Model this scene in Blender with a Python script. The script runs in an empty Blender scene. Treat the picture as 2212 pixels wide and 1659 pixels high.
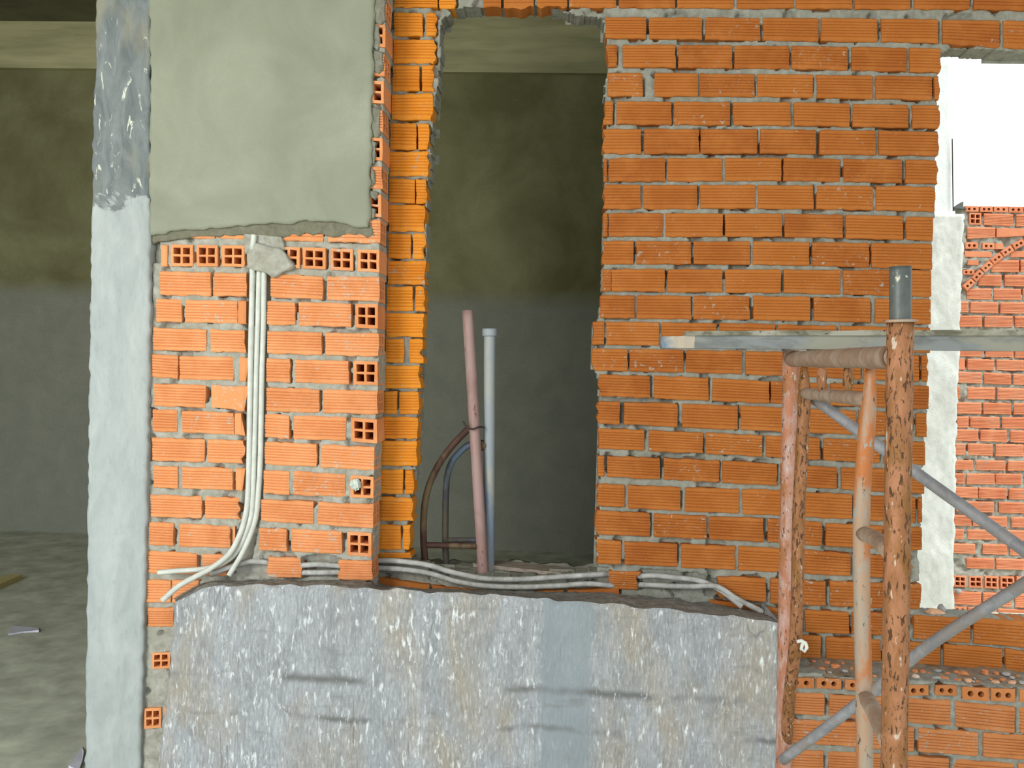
import bpy, math, random
import numpy as np
from mathutils import Vector, Matrix

random.seed(7)
RS = np.random.RandomState(11)
C = bpy.context.scene.collection
SC = bpy.context.scene

# ------------------------------------------------------------------ camera
W, H, F = 2212.0, 1659.0, 1950.0
CAM = Vector((0, 0, 1.5))
YAW, PITCH, ROLL = math.radians(3.3), math.radians(1.3), 0.028
FWD = Vector((-math.sin(YAW) * math.cos(PITCH), math.cos(YAW) * math.cos(PITCH), -math.sin(PITCH)))
R0 = FWD.cross(Vector((0, 0, 1))).normalized()
U0 = R0.cross(FWD).normalized()
RV = R0 * math.cos(ROLL) + U0 * math.sin(ROLL)
UV = -R0 * math.sin(ROLL) + U0 * math.cos(ROLL)


def P(px, py, Y):
    """point of the plane y = Y seen at a photo pixel"""
    d = FWD + RV * ((px - W / 2) / F) - UV * ((py - H / 2) / F)
    return CAM + d * (Y / d.y)


def XZ(px, py, Y):
    p = P(px, py, Y)
    return (p.x, p.z)


# depths of the planes of the building
YW = 3.00     # recessed brick wall with the doorway
YP = 2.88     # brick pier beside the column
YL = 2.85     # brick plinth under the ledge
YB = 2.76     # front of the concrete block
YFAR = 5.9    # brick wall across the yard
YBACK = 7.2   # plastered wall of the dark room


# ------------------------------------------------------------------ noise
def _h(ix, iz, s):
    v = np.sin(ix * 127.1 + iz * 311.7 + s * 74.7) * 43758.5453
    return v - np.floor(v)


def vn(x, z, f, s=0):
    """value noise in [-1, 1]"""
    x = np.asarray(x, float) * f + 1000.0
    z = np.asarray(z, float) * f + 1000.0
    ix, iz = np.floor(x), np.floor(z)
    fx, fz = x - ix, z - iz
    fx, fz = fx * fx * (3 - 2 * fx), fz * fz * (3 - 2 * fz)
    a = _h(ix, iz, s) * (1 - fx) + _h(ix + 1, iz, s) * fx
    b = _h(ix, iz + 1, s) * (1 - fx) + _h(ix + 1, iz + 1, s) * fx
    return (a * (1 - fz) + b * fz) * 2 - 1


# ------------------------------------------------------------------ mesh builder
class MB:
    def __init__(self):
        self.v, self.f, self.m, self.t, self.s = [], [], [], [], []

    def vert(self, p):
        self.v.append((p[0], p[1], p[2]))
        return len(self.v) - 1

    def face(self, idx, m=0, t=(.5, 0, 0), smooth=False):
        self.f.append(tuple(idx)); self.m.append(m); self.t.append(t); self.s.append(smooth)

    def build(self, name, mats, parent=None, keep=False):
        me = bpy.data.meshes.new(name)
        me.from_pydata(self.v, [], self.f)
        for mt in (mats if isinstance(mats, (list, tuple)) else [mats]):
            me.materials.append(mt)
        me.polygons.foreach_set('material_index', self.m)
        me.polygons.foreach_set('use_smooth', self.s)
        ca = me.color_attributes.new('tint', 'FLOAT_COLOR', 'CORNER')
        arr = np.ones((len(me.loops), 4), np.float32)
        cnt = np.array([len(f) for f in self.f])
        arr[:, :3] = np.repeat(np.array(self.t, np.float32), cnt, axis=0)
        ca.data.foreach_set('color', arr.ravel())
        me.update()
        o = bpy.data.objects.new(name, me)
        C.objects.link(o)
        if parent is not None:
            o.parent = parent
        if parent is None and not keep:
            # move the origin to the bottom centre of the thing
            co = np.array(self.v)
            c = Vector(((co[:, 0].min() + co[:, 0].max()) / 2, (co[:, 1].min() + co[:, 1].max()) / 2, co[:, 2].min()))
            me.transform(Matrix.Translation(-c)); o.location = c
        return o


def tag(o, label, cat=None, group=None, kind=None):
    o['label'] = label
    if cat: o['category'] = cat
    if group: o['group'] = group
    if kind: o['kind'] = kind
    return o


def empty(name, loc):
    o = bpy.data.objects.new(name, None)
    C.objects.link(o); o.location = loc
    o.empty_display_size = .05
    return o


def under(o, root):
    """keep a part built in world coordinates where it is under its thing"""
    o.parent = root
    o.matrix_parent_inverse = Matrix.Translation(-root.location)
    return o


# ------------------------------------------------------------------ materials
def nodes(name, rough=.85):
    m = bpy.data.materials.new(name); m.use_nodes = True
    nt = m.node_tree
    b = nt.nodes['Principled BSDF']
    b.inputs['Roughness'].default_value = rough
    b.inputs['Specular IOR Level'].default_value = .25
    return m, nt, b


def N(nt, t, **k):
    n = nt.nodes.new(t)
    for a, v in k.items():
        setattr(n, a, v)
    return n


def noise(nt, scale, detail=6, rough=.6, dist=0, vec=None):
    n = N(nt, 'ShaderNodeTexNoise')
    n.inputs['Scale'].default_value = scale
    n.inputs['Detail'].default_value = detail
    n.inputs['Roughness'].default_value = rough
    n.inputs['Distortion'].default_value = dist
    if vec is not None: nt.links.new(vec, n.inputs['Vector'])
    return n.outputs['Fac']


def ramp(nt, fac, a, b, ca=(0, 0, 0, 1), cb=(1, 1, 1, 1)):
    n = N(nt, 'ShaderNodeValToRGB')
    n.color_ramp.elements[0].position = a; n.color_ramp.elements[0].color = ca
    n.color_ramp.elements[1].position = b; n.color_ramp.elements[1].color = cb
    nt.links.new(fac, n.inputs['Fac'])
    return n.outputs['Color']


def mix(nt, fac, a, b):
    n = N(nt, 'ShaderNodeMix', data_type='RGBA')
    if isinstance(fac, (int, float)): n.inputs[0].default_value = fac
    else: nt.links.new(fac, n.inputs[0])
    for i, c in ((6, a), (7, b)):
        if isinstance(c, tuple): n.inputs[i].default_value = (*c, 1) if len(c) == 3 else c
        else: nt.links.new(c, n.inputs[i])
    return n.outputs[2]


def math_(nt, op, a, b=None, clamp=False):
    n = N(nt, 'ShaderNodeMath', operation=op); n.use_clamp = clamp
    for i, c in ((0, a), (1, b)):
        if c is None: continue
        if isinstance(c, (int, float)): n.inputs[i].default_value = c
        else: nt.links.new(c, n.inputs[i])
    return n.outputs[0]


def coords(nt, kind='Object', scale=(1, 1, 1)):
    t = N(nt, 'ShaderNodeTexCoord')
    mp = N(nt, 'ShaderNodeMapping')
    mp.inputs['Scale'].default_value = scale
    nt.links.new(t.outputs[kind], mp.inputs['Vector'])
    return mp.outputs['Vector']


def bump(nt, b, h, strength=.4, dist=.003):
    n = N(nt, 'ShaderNodeBump')
    n.inputs['Strength'].default_value = strength
    n.inputs['Distance'].default_value = dist
    nt.links.new(h, n.inputs['Height'])
    nt.links.new(n.outputs['Normal'], b.inputs['Normal'])


def brick_mat(name, c1, c2, c3, smear=.62, mort=(.36, .35, .31)):
    """fired clay; tint.r picks the batch colour, tint.g how much mortar is smeared over it"""
    m, nt, b = nodes(name, .8)
    at = N(nt, 'ShaderNodeAttribute', attribute_name='tint')
    sp = N(nt, 'ShaderNodeSeparateColor'); nt.links.new(at.outputs['Color'], sp.inputs['Color'])
    v = coords(nt)
    base = mix(nt, ramp(nt, sp.outputs[0], .1, .75), c1, c2)
    n2 = noise(nt, 9, 4, .6, 0, v)
    base = mix(nt, ramp(nt, n2, .42, .72), base, c3)
    fine = noise(nt, 220, 3, .6, 0, v)
    base = mix(nt, math_(nt, 'MULTIPLY', ramp(nt, fine, .35, .75), .22), base, (c1[0] * .55, c1[1] * .5, c1[2] * .45))
    sm = noise(nt, 62, 6, .66, .8, v)
    th = math_(nt, 'ADD', sm, math_(nt, 'MULTIPLY', sp.outputs[1], .085))
    base = mix(nt, ramp(nt, th, smear, smear + .07), base, mort)
    nt.links.new(base, b.inputs['Base Color'])
    bump(nt, b, math_(nt, 'ADD', fine, sm), .35, .002)
    return m


def mortar_mat(name, a=(.40, .39, .34), d=(.20, .19, .155), scale=30):
    m, nt, b = nodes(name, .95)
    v = coords(nt)
    n1 = noise(nt, scale, 8, .65, .4, v)
    n2 = noise(nt, scale * .2, 4, .6, 0, v)
    col = mix(nt, ramp(nt, n1, .32, .7), d, a)
    col = mix(nt, math_(nt, 'MULTIPLY', ramp(nt, n2, .35, .7), .4), col, (d[0] * 1.1, d[1] * 1.1, d[2] * 1.0))
    nt.links.new(col, b.inputs['Base Color'])
    bump(nt, b, n1, .6, .006)
    return m


M = {}
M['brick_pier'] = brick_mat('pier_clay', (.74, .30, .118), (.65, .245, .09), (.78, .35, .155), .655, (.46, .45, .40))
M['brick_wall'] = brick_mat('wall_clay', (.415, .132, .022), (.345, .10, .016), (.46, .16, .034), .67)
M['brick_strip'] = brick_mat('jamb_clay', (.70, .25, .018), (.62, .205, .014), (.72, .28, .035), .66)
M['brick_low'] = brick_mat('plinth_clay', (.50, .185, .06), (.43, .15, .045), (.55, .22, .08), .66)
M['brick_far'] = brick_mat('far_clay', (.72, .27, .14), (.66, .22, .105), (.76, .32, .17), .64)
M['mortar'] = mortar_mat('cement_mortar', (.46, .455, .41), (.25, .245, .205), 34)
M['mortar_dark'] = mortar_mat('damp_mortar', (.22, .21, .155), (.13, .125, .09), 40)
M['mortar_wall'] = mortar_mat('grey_wall_mortar', (.35, .35, .31), (.185, .185, .155), 34)
M['mortar_smear'] = mortar_mat('smeared_mortar', (.30, .295, .25), (.15, .145, .11), 60)
M['ledge'] = mortar_mat('clay_dust_bed', (.36, .27, .19), (.17, .13, .095), 34)
M['mortar_dirty'] = mortar_mat('dirty_mortar', (.34, .335, .31), (.12, .12, .11), 38)


def plaster_mat():
    m, nt, b = nodes('cement_plaster', .95)
    v = coords(nt)
    n1 = noise(nt, 3.2, 5, .55, .8, v); n2 = noise(nt, 170, 3, .6, 0, v); n3 = noise(nt, 11, 5, .6, .5, v)
    col = mix(nt, ramp(nt, n1, .3, .72), (.225, .24, .18), (.315, .335, .262))
    col = mix(nt, math_(nt, 'MULTIPLY', ramp(nt, n3, .5, .8), .35), col, (.25, .255, .195))
    col = mix(nt, math_(nt, 'MULTIPLY', ramp(nt, n2, .4, .75), .18), col, (.2, .2, .16))
    nt.links.new(col, b.inputs['Base Color'])
    bump(nt, b, n2, .3, .0015)
    return m


M['plaster'] = plaster_mat()


def concrete_mat(name, lo, hi, spots=None, streak=(1, 1, .25), zsplit=None, up=None, dark=(.2, .2, .19)):
    m, nt, b = nodes(name, .9)
    v = coords(nt, 'Object', streak)
    n1 = noise(nt, 14, 7, .62, .5, v); n2 = noise(nt, 3, 4, .55, .3, v); n3 = noise(nt, 90, 4, .6, 0, v)
    col = mix(nt, ramp(nt, n1, .3, .7), lo, hi)
    col = mix(nt, math_(nt, 'MULTIPLY', ramp(nt, n2, .48, .75), .45), col, dark)
    col = mix(nt, math_(nt, 'MULTIPLY', ramp(nt, n3, .55, .75), .25), col, (lo[0] * .6, lo[1] * .6, lo[2] * .6))
    if zsplit is not None:
        # an old painted / stained upper length of the column
        g = N(nt, 'ShaderNodeNewGeometry'); s = N(nt, 'ShaderNodeSeparateXYZ')
        nt.links.new(g.outputs['Position'], s.inputs[0])
        e = math_(nt, 'ADD', s.outputs[2], math_(nt, 'MULTIPLY', noise(nt, 11, 6, .65, .5, coords(nt)), .32))
        k = ramp(nt, math_(nt, 'SUBTRACT', e, zsplit), .14, .155)
        n4 = noise(nt, 22, 6, .65, .8, v); n5 = noise(nt, 38, 4, .6, 1.2, v)
        u = mix(nt, ramp(nt, n4, .35, .66), up[0], up[1])
        u = mix(nt, ramp(nt, n5, .63, .70), u, (.62, .64, .56))
        u = mix(nt, math_(nt, 'MULTIPLY', ramp(nt, noise(nt, 7, 3, .5, 0, v), .52, .66), .7), u, (.27, .255, .18))
        col = mix(nt, k, col, u)
    if spots:
        vo = N(nt, 'ShaderNodeTexVoronoi'); vo.inputs['Scale'].default_value = spots[0]
        mp = coords(nt, 'Object', (1, 1, .45))
        nt.links.new(mp, vo.inputs['Vector'])
        k = ramp(nt, math_(nt, 'ADD', vo.outputs['Distance'], math_(nt, 'MULTIPLY', noise(nt, 5, 4, .7, 0, v), spots[1])), spots[2], spots[2] + .07, (1, 1, 1, 1), (0, 0, 0, 1))
        col = mix(nt, k, col, (.80, .82, .82))
    nt.links.new(col, b.inputs['Base Color'])
    bump(nt, b, math_(nt, 'ADD', n1, n3), .5, .004)
    return m


M['column'] = concrete_mat('column_concrete', (.31, .345, .35), (.42, .46, .46), None, (1, 1, .35), 2.02, ((.12, .14, .145), (.215, .24, .245)), (.36, .38, .37))


def block_mat():
    m, nt, b = nodes('block_concrete', .92)
    v = coords(nt, 'Object', (1, 1, .3))
    n1 = noise(nt, 14, 7, .62, .5, v); n2 = noise(nt, 5, 5, .6, .4, v); n3 = noise(nt, 90, 4, .6, 0, v)
    col = mix(nt, ramp(nt, n1, .3, .7), (.25, .265, .28), (.37, .39, .415))
    col = mix(nt, math_(nt, 'MULTIPLY', ramp(nt, n2, .47, .62), .75), col, (.325, .285, .225))
    gr = noise(nt, 150, 4, .65, .2, coords(nt, 'Object', (1, 1, .22)))
    col = mix(nt, math_(nt, 'MULTIPLY', ramp(nt, gr, .30, .5, (1, 1, 1, 1), (0, 0, 0, 1)), .55), col, (.15, .16, .165))
    col = mix(nt, math_(nt, 'MULTIPLY', ramp(nt, gr, .54, .72), .6), col, (.56, .58, .60))
    # the trowelled strip and the grey smears left on the face
    g = N(nt, 'ShaderNodeNewGeometry'); s_ = N(nt, 'ShaderNodeSeparateXYZ'); nt.links.new(g.outputs['Position'], s_.inputs[0])
    xa, xb = XZ(1172, 1450, YB)[0], XZ(1272, 1450, YB)[0]
    e = math_(nt, 'ADD', math_(nt, 'ABSOLUTE', math_(nt, 'SUBTRACT', s_.outputs[0], (xa + xb) / 2)), math_(nt, 'MULTIPLY', math_(nt, 'SUBTRACT', n1, .5), .05))
    k = ramp(nt, e, (xb - xa) / 2 - .006, (xb - xa) / 2 + .012, (1, 1, 1, 1), (0, 0, 0, 1))
    col = mix(nt, math_(nt, 'MULTIPLY', k, .75), col, (.235, .275, .305))
    for zc_, wd in ((XZ(1300, 1500, YB)[1], .010), (XZ(1400, 1588, YB)[1], .008)):
        ez = math_(nt, 'ABSOLUTE', math_(nt, 'ADD', math_(nt, 'SUBTRACT', s_.outputs[2], zc_), math_(nt, 'MULTIPLY', math_(nt, 'SUBTRACT', n2, .5), .06)))
        kz = ramp(nt, ez, wd * .3, wd * 1.8, (1, 1, 1, 1), (0, 0, 0, 1))
        col = mix(nt, math_(nt, 'MULTIPLY', kz, ramp(nt, noise(nt, 5, 3, .6, 0, coords(nt)), .48, .60)), col, (.15, .155, .155))
    h = coords(nt, 'Object', (1, 1, 5))
    n4 = noise(nt, 4.5, 5, .65, .5, h)
    col = mix(nt, math_(nt, 'MULTIPLY', ramp(nt, n4, .60, .70), .55), col, (.20, .20, .205))
    # pale cement splashes, small and drawn out downward
    sp = noise(nt, 85, 3, .55, .3, coords(nt, 'Object', (1, 1, .30)))
    big = noise(nt, 6, 4, .6, .2, coords(nt))
    k2 = math_(nt, 'ADD', sp, math_(nt, 'MULTIPLY', math_(nt, 'SUBTRACT', big, .5), .28))
    col = mix(nt, math_(nt, 'MULTIPLY', ramp(nt, k2, .60, .74), math_(nt, 'SUBTRACT', 1.0, math_(nt, 'MULTIPLY', k, .8))), col, (.66, .69, .71))
    # thin cracks
    cr_ = noise(nt, 3, 4, .6, .5, coords(nt, 'Object', (1.6, 1, .16)))
    ck = ramp(nt, math_(nt, 'ABSOLUTE', math_(nt, 'SUBTRACT', cr_, .5)), .0, .006, (1, 1, 1, 1), (0, 0, 0, 1))
    col = mix(nt, math_(nt, 'MULTIPLY', math_(nt, 'MULTIPLY', ck, .7), ramp(nt, big, .5, .6)), col, (.14, .14, .14))
    nt.links.new(col, b.inputs['Base Color'])
    bump(nt, b, math_(nt, 'ADD', n1, n3), .6, .005)
    return m


M['block'] = block_mat()
M['post_far'] = concrete_mat('yard_concrete', (.55, .57, .54), (.74, .76, .73), None, (1, 1, .8), None, None, (.45, .45, .40))
M['post_top'] = concrete_mat('overexposed_concrete', (.74, .80, .82), (.90, .92, .92), None, (1, 1, .8), None, None, (.6, .68, .72))  # overexposure against the sky put into the colour as near-white concrete


def backwall_mat():
    m, nt, b = nodes('room_plaster', .95)
    v = coords(nt)
    g = N(nt, 'ShaderNodeNewGeometry'); s = N(nt, 'ShaderNodeSeparateXYZ'); nt.links.new(g.outputs['Position'], s.inputs[0])
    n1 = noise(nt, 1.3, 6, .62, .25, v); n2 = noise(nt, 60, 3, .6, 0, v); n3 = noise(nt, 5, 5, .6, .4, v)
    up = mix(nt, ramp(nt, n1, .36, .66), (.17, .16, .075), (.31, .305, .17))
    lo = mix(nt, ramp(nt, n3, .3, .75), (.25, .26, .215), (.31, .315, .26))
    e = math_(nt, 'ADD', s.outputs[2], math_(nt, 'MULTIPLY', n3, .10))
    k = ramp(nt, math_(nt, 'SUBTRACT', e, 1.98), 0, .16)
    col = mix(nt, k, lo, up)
    col = mix(nt, math_(nt, 'MULTIPLY', ramp(nt, n2, .4, .8), .2), col, (.08, .08, .06))
    nt.links.new(col, b.inputs['Base Color'])
    bump(nt, b, n2, .2, .003)
    return m


M['back'] = backwall_mat()


def simple(name, col, rough=.8, var=.25, scale=25, metal=0, streak=(1, 1, 1)):
    m, nt, b = nodes(name, rough)
    v = coords(nt, 'Object', streak)
    n1 = noise(nt, scale, 6, .6, .2, v)
    c = mix(nt, ramp(nt, n1, .3, .72), tuple(x * (1 - var) for x in col), tuple(min(1, x * (1 + var)) for x in col))
    nt.links.new(c, b.inputs['Base Color'])
    b.inputs['Metallic'].default_value = metal
    bump(nt, b, n1, .2, .002)
    return m


M['floor'] = simple('dusty_concrete_floor', (.54, .56, .46), .95, .3, 6)
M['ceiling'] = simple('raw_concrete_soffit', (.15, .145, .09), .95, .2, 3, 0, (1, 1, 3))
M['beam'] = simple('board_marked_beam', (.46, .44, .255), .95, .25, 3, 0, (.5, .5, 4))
M['ground'] = simple('yard_earth', (.34, .30, .24), .95, .2, 3)
M['conduit'] = simple('grey_plastic_conduit', (.60, .62, .57), .6, .12, 30)
M['conduit_dirty'] = simple('dusty_plastic_conduit', (.42, .42, .40), .75, .3, 34)
M['wire'] = simple('dark_wire', (.05, .035, .03), .6, .3, 40)
M['wood'] = simple('grey_plank', (.30, .25, .21), .85, .35, 14, 0, (1, 8, 8))
M['wood_yellow'] = simple('new_pine', (.55, .46, .22), .8, .15, 14, 0, (1, 8, 8))
M['paper'] = simple('white_paper', (.62, .62, .72), .8, .1, 20)
M['stone_grey'] = simple('grey_pebble', (.36, .35, .34), .8, .25, 40)
M['stone_pale'] = simple('pale_pebble', (.72, .55, .45), .8, .15, 40)
M['chip'] = simple('broken_clay', (.58, .22, .09), .9, .3, 40)
M['chip_pale'] = simple('dusty_broken_clay', (.62, .36, .22), .9, .25, 40)
M['dark_scrap'] = simple('dark_slate', (.12, .13, .12), .8, .2, 20)
M['plastic_bag'] = simple('crumpled_plastic', (.55, .62, .57), .5, .25, 60)


def metal_mat(name, cols, scale=18, spot=None, streak=(1, 1, .35), rough=.65):
    """old paint over rust: three colours layered by noise, then dark pits"""
    m, nt, b = nodes(name, rough)
    v = coords(nt, 'Object', streak)
    n1 = noise(nt, scale, 6, .62, .4, v); n2 = noise(nt, scale * .45, 5, .6, .6, v); n3 = noise(nt, scale * 3.4, 4, .6, .4, v)
    c = mix(nt, ramp(nt, n1, .42, .58), cols[0], cols[1])
    c = mix(nt, ramp(nt, n2, .50, .60), c, cols[2])
    if spot: c = mix(nt, ramp(nt, n3, spot[0], spot[0] + .06), c, spot[1])
    if len(cols) > 3:
        c = mix(nt, ramp(nt, noise(nt, scale * 2.2, 3, .5, .2, v), .66, .70), c, cols[3])
    nt.links.new(c, b.inputs['Base Color'])
    b.inputs['Metallic'].default_value = .15
    bump(nt, b, math_(nt, 'ADD', n1, n3), .35, .002)
    return m


M['rust'] = metal_mat('rusted_orange_paint', [(.34, .155, .08), (.25, .11, .045), (.22, .10, .03), (.46, .38, .30)], 46, (.545, (.075, .035, .015)))
M['rust_pink'] = metal_mat('faded_red_paint', [(.44, .29, .25), (.40, .17, .10), (.33, .14, .06), (.44, .42, .38)], 44, (.60, (.09, .05, .03)))
M['rust_grey'] = metal_mat('grey_orange_paint', [(.37, .25, .17), (.33, .27, .215), (.42, .15, .05), (.29, .30, .28)], 42, (.63, (.09, .06, .03)))
M['bar'] = metal_mat('zinc_bar', [(.215, .23, .235), (.15, .16, .155), (.27, .265, .22)], 26, (.68, (.10, .09, .07)), (.35, 1, 1), .6)
M['flange'] = metal_mat('stained_flange', [(.28, .275, .22), (.13, .125, .09), (.34, .33, .28)], 34, (.62, (.06, .05, .04)), (.5, 1, 1), .75)
M['rail'] = metal_mat('dusty_brown_rail', [(.33, .23, .17), (.27, .185, .135), (.36, .28, .22)], 36, (.64, (.12, .07, .05)), (1, 1, 1))
M['bar_end'] = metal_mat('blue_splashed_bar', [(.16, .25, .35), (.13, .10, .08), (.42, .36, .29)], 22, (.64, (.07, .05, .04)), (.6, 1, 1), .7)
M['sleeve'] = metal_mat('black_sleeve', [(.065, .075, .075), (.10, .11, .105), (.04, .055, .05)], 18, (.66, (.55, .52, .38)), (1, 1, .5), .4)
M['brace'] = metal_mat('galvanised_brace', [(.22, .22, .235), (.29, .29, .31), (.25, .225, .22)], 24, (.68, (.12, .09, .08)), (1, 1, 1), .55)
M['pole_pink'] = metal_mat('faded_pink_pole', [(.36, .245, .235), (.30, .19, .17), (.42, .34, .31)], 16, (.64, (.16, .07, .06)))
M['pole_blue'] = metal_mat('blue_grey_pole', [(.30, .335, .37), (.36, .37, .34), (.20, .25, .33), (.48, .47, .43)], 12, (.66, (.15, .12, .08)))
M['tube_brown'] = metal_mat('dark_brown_tube', [(.06, .03, .025), (.085, .045, .03), (.15, .11, .06)], 20, None)
M['tube_blue'] = metal_mat('dark_blue_tube', [(.06, .06, .075), (.10, .085, .06), (.14, .19, .27)], 18, None)


# ------------------------------------------------------------------ bricks
def lerp(a, b, t): return a + (b - a) * t


class Row:
    """one course: control points (x, ytop, ybottom) and brick intervals, in a zoomed view's pixels"""
    def __init__(self, ox, oy, s): self.ox, self.oy, self.s = ox, oy, s

    def quad(self, cp, x0, x1, Y):
        xs = [c[0] for c in cp]

        def ev(x, k):
            if len(cp) == 1: return cp[0][k]
            i = 0
            while i < len(cp) - 2 and x > xs[i + 1]: i += 1
            t = (x - xs[i]) / (xs[i + 1] - xs[i])
            t = max(-.6, min(2.6, t))
            return lerp(cp[i][k], cp[i + 1][k], t)
        out = []
        for x, k in ((x0, 1), (x1, 1), (x1, 2), (x0, 2)):
            out.append(XZ(self.ox + x / self.s, self.oy + ev(x, k) / self.s, Y))
        return out


GROOVES = [.19, .31, .43, .55, .67, .80]


def brick(mb, q, Y, depth=.085, kind='S', mat=1, jl=0, jr=0, jb=0, ridge=.0034):
    (tl, tr, br, bl) = [np.array(p) for p in q]
    r = random.random(); g = random.random() ** 2
    tint = (r, g, 0)
    ty, tx = random.uniform(-.0022, .0022), random.uniform(-.003, .003)
    seed = random.random() * 100
    if kind == 'H' and Y < YP + .01 and depth > .08: depth = .18

    def pt(u, v):
        return (tl * (1 - u) + tr * u) * (1 - v) + (bl * (1 - u) + br * u) * v

    def at(u, v, dy):
        p = pt(u, v)
        return (p[0], Y + ty + tx * (u - .5) + dy, p[1])
    Lx = abs(tr[0] - tl[0])
    if kind in ('S', 'E', 'P'):
        vs = [(0, .0035), (.045, .0006)]
        if kind != 'P':
            for c in GROOVES:
                vs += [(c - .024, 0), (c - .009, ridge), (c + .009, ridge), (c + .024, 0)]
        vs += [(.955, .0006), (1, .0035)]
        nu = max(4, int(Lx / .013))
        us = [0, .012 / max(Lx, .03)] + [i / nu for i in range(1, nu)] + [1 - .012 / max(Lx, .03), 1]
        us = sorted(set(min(1, max(0, u)) for u in us))
        grid = []
        for j, (v, dy) in enumerate(vs):
            row = []
            for i, u in enumerate(us):
                p = at(u, v, dy)
                ee = .0025 if (i == 0 or i == len(us) - 1) else 0
                n1 = float(vn(p[0] + seed, p[2], 55, 1)); n2 = float(vn(p[0] + seed, p[2], 55, 2))
                dx = dz = 0
                if j == 0 or j == len(vs) - 1: dz = n1 * .0022
                if i == 0: dx = n2 * .0016 + jl * (n2 * .8 + n1 * .4)
                if i == len(us) - 1: dx = n2 * .0016 + jr * (n2 * .8 + n1 * .4)
                if j == len(vs) - 1 and jb: dz += jb * n2
                row.append(mb.vert((p[0] + dx, p[1] + ee + n2 * .0004, p[2] + dz)))
            grid.append(row)
        for j in range(len(vs) - 1):
            for i in range(len(us) - 1):
                mb.face((grid[j][i], grid[j + 1][i], grid[j + 1][i + 1], grid[j][i + 1]), mat, tint)
        loop = grid[0][:] + [grid[j][-1] for j in range(1, len(vs))] + grid[-1][-2::-1] + [grid[j][0] for j in range(len(vs) - 2, 0, -1)]
        skipR = kind == 'E'
    else:
        if kind == 'H':
            us = [0, .13, .45, .55, .87, 1]; vs2 = [0, .14, .45, .55, .86, 1]
            holes = {(1, 1), (3, 1), (1, 3), (3, 3)}
        else:  # 'h' two round holes, thin brick
            us = [0, .16, .44, .56, .84, 1]; vs2 = [0, .22, .78, 1]
            holes = {(1, 1), (3, 1)}
        grid = [[mb.vert((lambda p: (p[0] + random.uniform(-.0008, .0008), p[1], p[2] + random.uniform(-.0008, .0008)))(at(u, v, .0012 if (u in (0, 1) or v in (0, 1)) else 0))) for u in us] for v in vs2]
        hd = depth - .006
        for j in range(len(vs2) - 1):
            for i in range(len(us) - 1):
                a = (grid[j][i], grid[j + 1][i], grid[j + 1][i + 1], grid[j][i + 1])
                if (i, j) not in holes:
                    mb.face(a, mat, tint); continue
                if kind == 'H':
                    bk = [mb.vert((mb.v[k][0], mb.v[k][1] + hd, mb.v[k][2])) for k in a]
                    for k in range(4):
                        mb.face((a[k], a[(k + 1) % 4], bk[(k + 1) % 4], bk[k])[::-1], mat, tint)
                    mb.face(bk, mat, tint)
                else:
                    P4 = [np.array(mb.v[k]) for k in a]
                    cen = sum(P4) / 4
                    rad = min(np.linalg.norm(P4[0] - P4[1]), np.linalg.norm(P4[1] - P4[2])) * .44
                    ring_o = []
                    for k in range(4):
                        ring_o.append(a[k])
                        mid = (P4[k] + P4[(k + 1) % 4]) / 2
                        ring_o.append(mb.vert(mid))
                    ring_i, ring_b = [], []
                    for k in ring_o:
                        d = np.array(mb.v[k]) - cen; d[1] = 0
                        d = d / np.linalg.norm(d) * rad
                        ring_i.append(mb.vert(cen + d)); ring_b.append(mb.vert(cen + d + np.array((0, hd, 0))))
                    for k in range(8):
                        k2 = (k + 1) % 8
                        mb.face((ring_o[k], ring_o[k2], ring_i[k2], ring_i[k]), mat, tint)
                        mb.face((ring_i[k], ring_i[k2], ring_b[k2], ring_b[k]), mat, tint)
                    mb.face(ring_b, mat, tint)
        loop = grid[0][:] + [grid[j][-1] for j in range(1, len(vs2))] + grid[-1][-2::-1] + [grid[j][0] for j in range(len(vs2) - 2, 0, -1)]
        skipR = False
    back = [mb.vert((mb.v[k][0], Y + depth, mb.v[k][2])) for k in loop]
    n = len(loop)
    for k in range(n):
        k2 = (k + 1) % n
        if skipR:
            top_n = len(us) - 1
            if top_n <= k < top_n + len(vs) - 1: continue
        mb.face((loop[k], loop[k2], back[k2], back[k]), mat, tint)
    if skipR:
        # the end of the brick with its four square cells, facing sideways
        a0, a1 = np.array(mb.v[grid[0][-1]]), np.array(mb.v[grid[-1][-1]])
        yy = [0, .16, .44, .56, .84, 1]; zz = [0, .14, .45, .55, .86, 1]
        g2 = [[mb.vert((lerp(a0[0], a1[0], z), lerp(a0[1], Y + depth, y), lerp(a0[2], a1[2], z))) for y in yy] for z in zz]
        for j in range(5):
            for i in range(5):
                a = (g2[j][i], g2[j + 1][i], g2[j + 1][i + 1], g2[j][i + 1])
                if i in (1, 3) and j in (1, 3):
                    bk = [mb.vert((mb.v[k][0] - .05, mb.v[k][1], mb.v[k][2])) for k in a]
                    for k in range(4): mb.face((a[k], a[(k + 1) % 4], bk[(k + 1) % 4], bk[k]), mat, tint)
                    mb.face(bk, mat, tint)
                else:
                    mb.face(a, mat, tint)


def inpoly(x, z, poly):
    r = np.zeros(x.shape, bool)
    n = len(poly)
    for i in range(n):
        x0, z0 = poly[i]; x1, z1 = poly[(i + 1) % n]
        c = ((z0 > z) != (z1 > z))
        with np.errstate(divide='ignore', invalid='ignore'):
            xi = (x1 - x0) * (z - z0) / (z1 - z0 + 1e-12) + x0
        r ^= c & (x < xi)
    return r


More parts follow.
